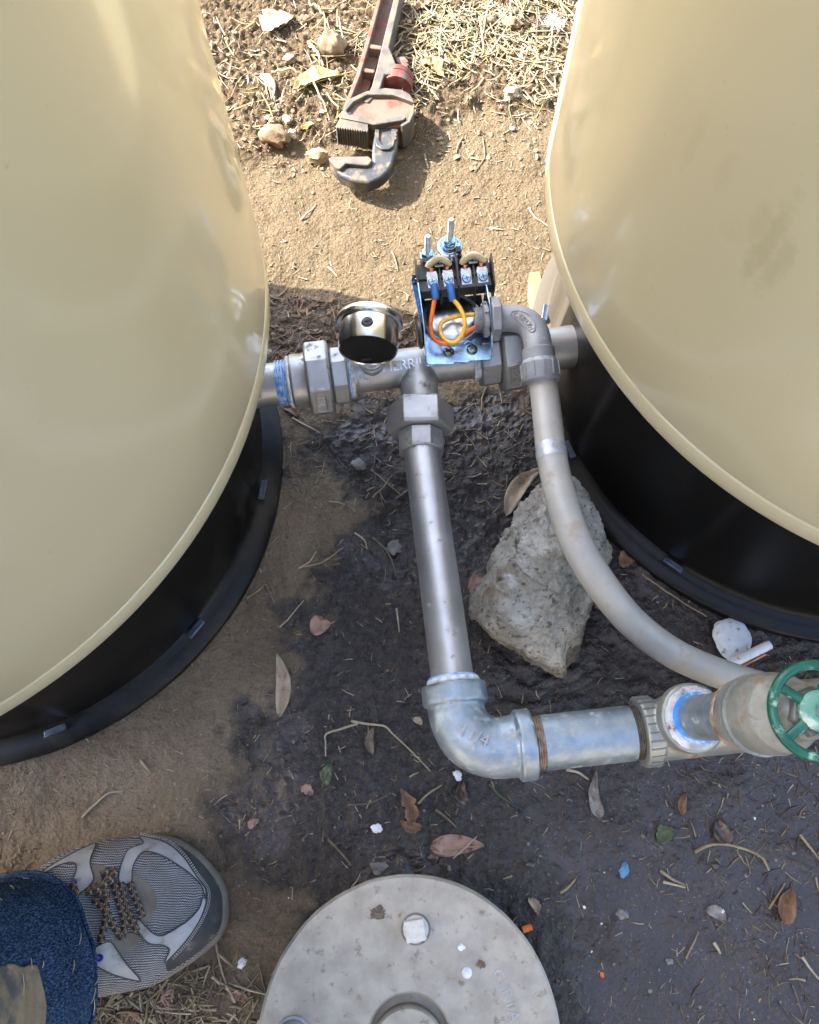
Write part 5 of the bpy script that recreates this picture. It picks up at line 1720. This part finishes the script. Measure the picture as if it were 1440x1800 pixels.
leaf(512, 722, 34, 16, -40, 'leaf_brown', 'brown leaf under the blue thread of the left pipe', curl=.6, seed=34)

o = MB().prism([W(a, b, .009) for a, b in [(931, 478), (950, 476), (955, 500), (950, 530), (944, 550), (934, 548), (929, 515)]], (0, 0, -.010)).build('wood_chip', M['wood'], bevel=.0012)
tag(o, 'yellow wood chip standing beside the right tank base', 'wood chip')

# ------------------------------------------------------------------ bits of rubbish
sh_ = W(1287, 1124, .003)
o = MB().blob(sh_, (.0185, .0215, .0060), 4, .14, 1.3, 4, 1, .35).build('plastic_shard', M['white_plastic'])
tag(o, 'white plastic shard on the wet soil at the foot of the right tank', 'plastic')
o = MB().cyl(W(1262, 1178, .012), W(1354, 1133, .014), .0046, 14, ch=.0006).build('plastic_rod', M['white_plastic'])
tag(o, 'white plastic rod sticking out from behind the conduit', 'plastic')
o = MB().tube([W(1290, 1178, .005), W(1318, 1164, .006), W(1345, 1150, .006)], .0018, 8).build('copper_wire', M['copper'])
tag(o, 'thin copper-brown wire under the white plastic rod', 'wire')
o = MB().cyl(G(918, 1634, .003), G(934, 1628, .003), .0029, 14).build('wire_offcut', M['orange'])
tag(o, 'short orange wire offcut beside the well cap', 'wire')
def flake(px, py, r, mat, label, name='paint_flake', seed=0):
    p = G(px, py)
    s = r * (H / CT) / FPX
    o = MB().blob(p + V((0, 0, .0012)), (s, s * .75, .0016), 3, .4, 1.8, seed, 1, seed).build(name, M[mat], angle=50)
    return tag(o, label, 'flake')
flake(1097, 1530, 10, 'blue_flake', 'blue crumpled flake in the puddle', seed=1)
flake(805, 1364, 8, 'white', 'white crumb just below the elbow', 'white_flake', 2)
flake(663, 1456, 9, 'white', 'white crumb on the wet soil above the well cap', 'white_flake', 3)
flake(426, 1694, 8, 'white', 'white crumb between the shoe and the well cap', 'white_flake', 4)
flake(1058, 1713, 4, 'orange', 'tiny orange crumb in the puddle', 'paint_flake', 5)
# (thistle fluff by the right tank)
fc = G(970, 54, .012)
fl_ = MB()
for k in range(150):
    z = random.uniform(-.2, 1); a = random.uniform(0, 6.28); r = math.sqrt(max(1 - z * z, 0))
    d = V((r * math.cos(a), r * math.sin(a), z)) * random.uniform(.009, .019)
    fl_.tube([fc, fc + d * .5 + V((0, 0, .001)), fc + d], [.00035, .00022, .0001], 3, cap=False)
fl_.blob(fc, (.003, .003, .003), 1, .1, 1, 1)
tag(fl_.build('seed_fluff', M['fluff'], angle=80), 'white tuft of thistle fluff beside the right tank', 'fluff')

# ------------------------------------------------------------------ single stalks and straws
def stalk(pxs, r, mat, label, name='straw', cat='straw', group=None, lift=.0012, n=6, taper=.6):
    pts = smooth_path([V((a, b, 0)) for a, b in pxs], n)
    w = []
    for i, p in enumerate(pts):
        q_ = G(p.x, p.y)
        w.append(q_)
    m = len(w)
    zs = [p.z for p in w]
    for i in range(m):
        w[i].z = max(zs[max(0, i - 4):i + 5]) + lift * (.4 + .6 * math.sin(math.pi * i / max(m - 1, 1)))
    o = MB().tube(w, [r * (1 - (1 - taper) * i / (m - 1)) for i in range(m)], 7).build(name, M[mat], angle=60)
    return tag(o, label, cat, group)


b = thing('bent_stalk', G(680, 1278), 'long pale bent stalk with a split end, left of the elbow', 'stalk')
for nm, px in (('stem', [(618, 1268), (645, 1273), (676, 1277), (690, 1290), (720, 1318), (757, 1356)]), ('side_stem', [(630, 1272), (600, 1282), (574, 1291), (573, 1308), (573, 1330)])):
    pts = [G(p.x, p.y, .0030) for p in smooth_path([V((a, c, 0)) for a, c in px], 6)]
    MB().tube(pts, [.0013 * (1 - .6 * i / len(pts)) for i in range(len(pts))], 7).build(nm, M['straw_pale'], b)
stalk([(145, 1437), (168, 1415), (191, 1395), (215, 1391)], .0013, 'straw_pale', 'kinked cream straw on the brown soil above the shoe')
stalk([(248, 1337), (264, 1357)], .0013, 'straw_pale', 'short cream straw on the brown soil below the left tank')
stalk([(379, 1650), (386, 1685), (397, 1725), (410, 1760)], .0012, 'straw_pale', 'long yellow straw between the shoe and the well cap')
stalk([(387, 1677), (410, 1699)], .0015, 'straw', 'short thick straw right of the long yellow straw')
stalk([(305, 1724), (340, 1736), (400, 1749)], .0008, 'twig', 'thin grey twig crossing below the toe of the shoe', 'twig', 'twig')
stalk([(378, 1723), (360, 1765), (340, 1800)], .0012, 'twig', 'slanting brown twig below the toe of the shoe', 'twig', 'twig')
stalk([(1221, 1498), (1245, 1486), (1275, 1484), (1310, 1493), (1338, 1507), (1352, 1530)], .0017, 'straw', 'curved tan stem arching across the puddle', 'stem', 'stem')
stalk([(860, 1378), (878, 1398), (898, 1412), (921, 1425)], .0010, 'leaf_green', 'thin green weed stem right of the dark folded leaf', 'weed_stem', 'weed')
stalk([(735, 1413), (752, 1396), (777, 1380)], .0012, 'straw', 'forked straw rising from the crumpled brown leaf')
stalk([(577, 1475), (597, 1496), (618, 1521)], .0012, 'twig', 'thin dark twig with a pale edge above the well cap', 'twig', 'twig')
stalk([(766, 1423), (785, 1438), (802, 1454)], .0014, 'twig', 'short brown twig between the brown leaf and the pink leaf', 'twig', 'twig')
stalk([(611, 1415), (650, 1412), (688, 1394)], .0008, 'twig', 'thin dark curved twig left of the brown leaf', 'twig', 'twig')
stalk([(655, 945), (680, 970), (697, 1008)], .0012, 'twig', 'dark twig left of the riser pipe', 'twig', 'twig')
stalk([(624, 937), (640, 950), (646, 966)], .0012, 'straw_pale', 'forked pale straw left of the dark twig')
stalk([(514, 737), (540, 750), (563, 763)], .0013, 'straw_pale', 'white straw on the dark soil below the left union')
stalk([(525, 1000), (545, 988), (556, 970)], .0010, 'straw_pale', 'split cream straw at the edge of the wet soil')
stalk([(527, 998), (565, 990), (604, 964)], .0010, 'straw', 'long straw joining the split cream straw')
stalk([(652, 826), (680, 850), (708, 873)], .0009, 'straw', 'thin straw lying in a cross left of the riser pipe')
stalk([(655, 875), (675, 856), (690, 835)], .0009, 'straw', 'second straw of the cross left of the riser pipe')
stalk([(492, 1103), (508, 1088), (534, 1056)], .0009, 'straw_pale', 'fine straw pointing at the small heart-shaped leaf')
stalk([(434, 1052), (450, 1042), (467, 1027)], .0011, 'straw', 'thick straw at the flange of the left tank base')
stalk([(468, 1030), (476, 1046), (484, 1062)], .0015, 'twig', 'stubby brown twig beside the left tank base', 'twig', 'twig')
stalk([(697, 1070), (700, 1092), (702, 1112)], .0011, 'straw_pale', 'upright pale straw left of the riser pipe')
stalk([(778, 1497), (812, 1490), (850, 1487)], .0010, 'straw', 'straw lying along the tip of the pinkish leaf', lift=.005)
stalk([(797, 1508), (815, 1492), (838, 1470)], .0008, 'straw_pale', 'fine straw across the tip of the pinkish leaf', lift=.006)
stalk([(995, 1353), (1016, 1358), (1034, 1370)], .0016, 'straw_pale', 'pale curved straw touching the grey mottled leaf')
stalk([(1160, 1530), (1180, 1545), (1204, 1556)], .0016, 'straw', 'bundle of flat straw in the puddle, upper piece', lift=.003)
stalk([(1165, 1550), (1185, 1555), (1204, 1560)], .0013, 'straw_pale', 'bundle of flat straw in the puddle, lower piece', lift=.003)
stalk([(985, 1570), (1000, 1558), (1012, 1545)], .0013, 'straw', 'small crossed straw at the left edge of the puddle')
stalk([(1205, 1685), (1216, 1662), (1228, 1638)], .0009, 'straw', 'slender straw standing out of the puddle')
stalk([(1255, 1657), (1266, 1676)], .0016, 'straw_pale', 'short straight straw in the puddle')
stalk([(1410, 1682), (1424, 1703), (1440, 1722)], .0013, 'straw_pale', 'long straw at the bottom right corner')
stalk([(1405, 1467), (1425, 1492), (1442, 1515)], .0014, 'straw', 'straw at the right edge of the photo above the brown husk')
stalk([(1352, 1598), (1370, 1568), (1380, 1552)], .0011, 'straw', 'straw bordering the boat-shaped husk')
stalk([(1128, 1010), (1170, 1040), (1240, 1085)], .0011, 'straw', 'long thin stem along the foot of the right tank', 'stem', 'stem')
stalk([(900, 1240 + 300), (885, 1545)], .0008, 'straw', 'short straw by the dark wet pebble')
stalk([(478, 128), (515, 136), (535, 142)], .0016, 'leaf_yellow', 'yellow stalk joined to the yellowish dry leaf', 'stalk', 'stalk', lift=.008)
stalk([(545, 14), (560, 26), (572, 45), (574, 64)], .0016, 'leaf_yellow', 'bent green-yellow weed stem above the blocky tan stone', 'weed_stem', 'weed', lift=.01)
stalk([(551, 140), (556, 165), (572, 195), (580, 218)], .0015, 'straw', 'curved stem running down from the yellowish dry leaf', 'stem', 'stem', lift=.008)
stalk([(548, 84), (558, 101), (569, 120)], .0022, 'straw_pale', 'thick pale straw left of the blocky tan stone', lift=.006)
stalk([(746, 273), (749, 285), (753, 297)], .0022, 'twig', 'stubby grey-brown twig in the sun right of the wrench jaw', 'twig', 'twig')
stalk([(849, 245), (852, 270), (850, 282), (834, 305)], .0011, 'twig', 'bent brown twig on the sunny soil', 'twig', 'twig')
stalk([(827, 278), (840, 283), (854, 280)], .0010, 'straw', 'straw joined to the bent brown twig')
stalk([(813, 243), (805, 258), (802, 270)], .0012, 'straw', 'faint straw left of the bent brown twig')
stalk([(931, 365), (937, 380), (965, 400)], .0012, 'straw_pale', 'forked pale straw near the right tank')
stalk([(862, 401), (873, 404), (884, 405)], .0013, 'straw_pale', 'short pale straw on the sunny soil right of the spring rods')
stalk([(529, 388), (545, 374), (556, 360)], .0011, 'straw_pale', 'pale straw on the sunny soil left of centre')
stalk([(577, 470), (584, 477), (593, 486)], .0012, 'straw_pale', 'pale straw near the edge of the tank shadow')
stalk([(689, 443), (695, 457), (700, 477)], .0011, 'twig', 'pale straw with a dark shadow left of the switch', 'twig', 'twig')
stalk([(812, 345), (821, 337), (829, 325)], .0009, 'twig', 'thin curved twig in the middle of the sunny soil', 'twig', 'twig')
stalk([(548, 528), (562, 530), (575, 533)], .0013, 'twig', 'dark straw in the tank shadow', 'twig', 'twig')
stalk([(540, 640), (560, 600), (575, 590)], .0010, 'straw', 'straw in the shade left of the gauge')
stalk([(600, 563), (605, 590), (612, 612)], .0012, 'straw', 'straw behind the left side of the gauge')
stalk([(705, 585), (717, 575), (728, 564)], .0009, 'straw_pale', 'thin pale straw between the gauge and the switch')
# straws stuck to the jeans and the shoe belong to the litter
""" """
# ------------------------------------------------------------------ loose litter nobody could count
def scatter(name, pts, mats, lens, rad, lab_kind='stuff', tilt=.25, curve=.09, liftm=.002):
    """thousands of bent three-sided blades as one mesh with several straw colours"""
    vs, fs, mi = [], [], []
    for (x, y) in pts:
        Ln = random.uniform(*lens) * (1 if random.random() > .15 else 1.6)
        r = random.uniform(*rad)
        a = random.uniform(0, 2 * math.pi)
        d = V((math.cos(a), math.sin(a), 0)); e = V((-d.y, d.x, 0))
        z0 = gz(x, y) + r * .5
        lift = abs(random.gauss(0, tilt)) * Ln
        cv = random.uniform(-curve, curve) * Ln
        c = V((x, y, z0))
        st_ = [c - d * Ln * .5 + V((0, 0, random.random() * liftm)), c + e * cv + V((0, 0, lift * .5)), c + d * Ln * .5 + V((0, 0, lift))]
        for p in st_:
            p.z = max(p.z, gz(p.x, p.y) + r * .3)
        b = len(vs)
        for i, p in enumerate(st_):
            k = (1, .9, .45)[i] * r
            vs += [p + e * k * 1.5, p - e * k * 1.5, p + V((0, 0, k))]
        for i in range(2):
            for j in range(3):
                fs.append((b + i * 3 + j, b + i * 3 + (j + 1) % 3, b + i * 3 + 3 + (j + 1) % 3, b + i * 3 + 3 + j))
        m = random.choices(range(len(mats)), [w for _, w in mats])[0]
        mi += [m] * 6
    me = bpy.data.meshes.new(name)
    me.from_pydata([tuple(v) for v in vs], [], fs)
    for m, _ in mats: me.materials.append(M[m])
    me.polygons.foreach_set('material_index', np.array(mi, dtype=np.int32))
    me.update(); me.shade_smooth()
    o = link(bpy.data.objects.new(name, me))
    return tag(o, kind='stuff')


def pick(n, px_rect, dens):
    """n random spots inside a photo rectangle, thinned by dens(px, py) in 0..1"""
    out = []
    while len(out) < n:
        a, b = random.uniform(px_rect[0], px_rect[2]), random.uniform(px_rect[1], px_rect[3])
        if random.random() < dens(a, b):
            p = W(a, b, 0)
            out.append((p.x, p.y))
    return out


def grass_d(a, b):
    p = W(a, b, 0)
    k = .5 + 1.1 * mnoise.noise(V((p.x * 11, p.y * 11, 4)))
    return max(.06, min(1, k)) * grass_e(a, b)
def grass_e(a, b):
    if a > 720: return max(0.0, min(1, (215 - b) / 60)) * (1.0 if a < 1010 else .6)
    return .22 * max(0.0, min(1, (250 - b) / 60)) * (1 if a > 560 else .6)
scatter('dead_grass', pick(4600, (300, -260, 1150, 260), grass_d), [('straw_pale', 4), ('straw', 4), ('leaf_yellow', 1.6), ('twig', 1.2), ('leaf_green', .35)], (.006, .030), (.0003, .0011), tilt=.22, liftm=.006)
scatter('fine_chaff', pick(2600, (330, -200, 1080, 560), lambda a, b: .25 + .75 * max(0, min(1, (300 - b) / 80))), [('straw_pale', 3), ('straw', 4), ('twig', 3)], (.003, .010), (.0003, .0007), tilt=.08)
mul = lambda a, b: 1.0 if (b > 512 + max(0, (a - 470) * .15) and b < 705) else 0
scatter('shaded_mulch', pick(420, (440, 500, 740, 705), mul), [('twig', 6), ('straw', .8), ('leaf_brown', .8)], (.004, .016), (.0003, .0010), tilt=.12)
scatter('soil_chaff', pick(1700, (-50, 700, 1450, 1810), lambda a, b: .6 if a < 760 else .4), [('straw_pale', 3), ('straw', 3), ('twig', 4)], (.002, .010), (.00018, .00050), tilt=.05)
scatter('toe_straw', pick(300, (170, 1690, 470, 1830), lambda a, b: max(0, min(1, (b - 1690) / 70)) * (1 if a < 360 else .35)), [('straw_pale', 3), ('straw', 4), ('twig', 4)], (.006, .026), (.0005, .0011), tilt=.10)
scatter('wet_litter', pick(260, (500, 700, 1000, 900), lambda a, b: 1), [('straw_pale', 2), ('straw', 2), ('twig', 4)], (.003, .018), (.00025, .0006), tilt=.08)
scatter('puddle_litter', pick(170, (1180, 1330, 1480, 1800), lambda a, b: max(.15, min(1, (a - 1200) / 200))), [('twig', 5), ('straw', 1), ('leaf_dark', 4)], (.003, .016), (.00025, .0008), tilt=.06)


def gravel(name, spots, mats, rr, kind='stuff'):
    """thousands of angular grains as one mesh"""
    bm = bmesh.new(); bmesh.ops.create_icosphere(bm, subdivisions=1, radius=1.0)
    bv = np.array([v.co[:] for v in bm.verts]); bf = [tuple(v.index for v in f.verts) for f in bm.faces]; bm.free()
    vs, fs, mi = [], [], []
    for (x, y) in spots:
        r = rr[0] * (rr[1] / rr[0]) ** (random.random() ** 2.2)
        k = 1 + RNG.uniform(-.38, .38, (len(bv), 1))
        p = bv * k * r * RNG.uniform(.6, 1.1, (1, 3)) * np.array([1, 1, .75])
        a = random.uniform(0, 6.28); c_, s_ = math.cos(a), math.sin(a)
        q_ = np.stack([p[:, 0] * c_ - p[:, 1] * s_ + x, p[:, 0] * s_ + p[:, 1] * c_ + y, p[:, 2] + gz(x, y) + r * .22], 1)
        b = len(vs)
        vs += q_.tolist(); fs += [tuple(i + b for i in f) for f in bf]
        mi += [random.choices(range(len(mats)), [w for _, w in mats])[0]] * len(bf)
    me = bpy.data.meshes.new(name)
    me.from_pydata(vs, [], fs)
    for m, _ in mats: me.materials.append(M[m])
    me.polygons.foreach_set('material_index', np.array(mi, dtype=np.int32))
    me.update()
    return tag(link(bpy.data.objects.new(name, me)), kind='stuff')


gravel('sunny_grit', pick(3000, (300, -260, 1100, 300), lambda a, b: 1), [('stone_tan', 5), ('stone_brown', 3), ('stone_cream', 3), ('stone_white', .5)], (.0007, .0048))
gravel('fine_grit', pick(1100, (400, 250, 1000, 540), lambda a, b: .7), [('stone_tan', 5), ('stone_cream', 4), ('stone_brown', 2)], (.0006, .0022))
gravel('mulch_crumbs', pick(500, (440, 500, 740, 705), mul), [('stone_brown', 4), ('twig', 3), ('stone_tan', 1)], (.0010, .0040))
gravel('wet_grit', pick(2600, (380, 700, 1470, 1830), lambda a, b: .4 if a < 900 else 1), [('stone_dark', 7), ('stone_grey', 3.2), ('white', .2), ('stone_tan', 1.4)], (.0004, .0021))
gravel('brown_grit', pick(900, (-30, 1280, 480, 1810), lambda a, b: .7), [('stone_tan', 4), ('stone_brown', 4), ('stone_white', .7)], (.0004, .0018))
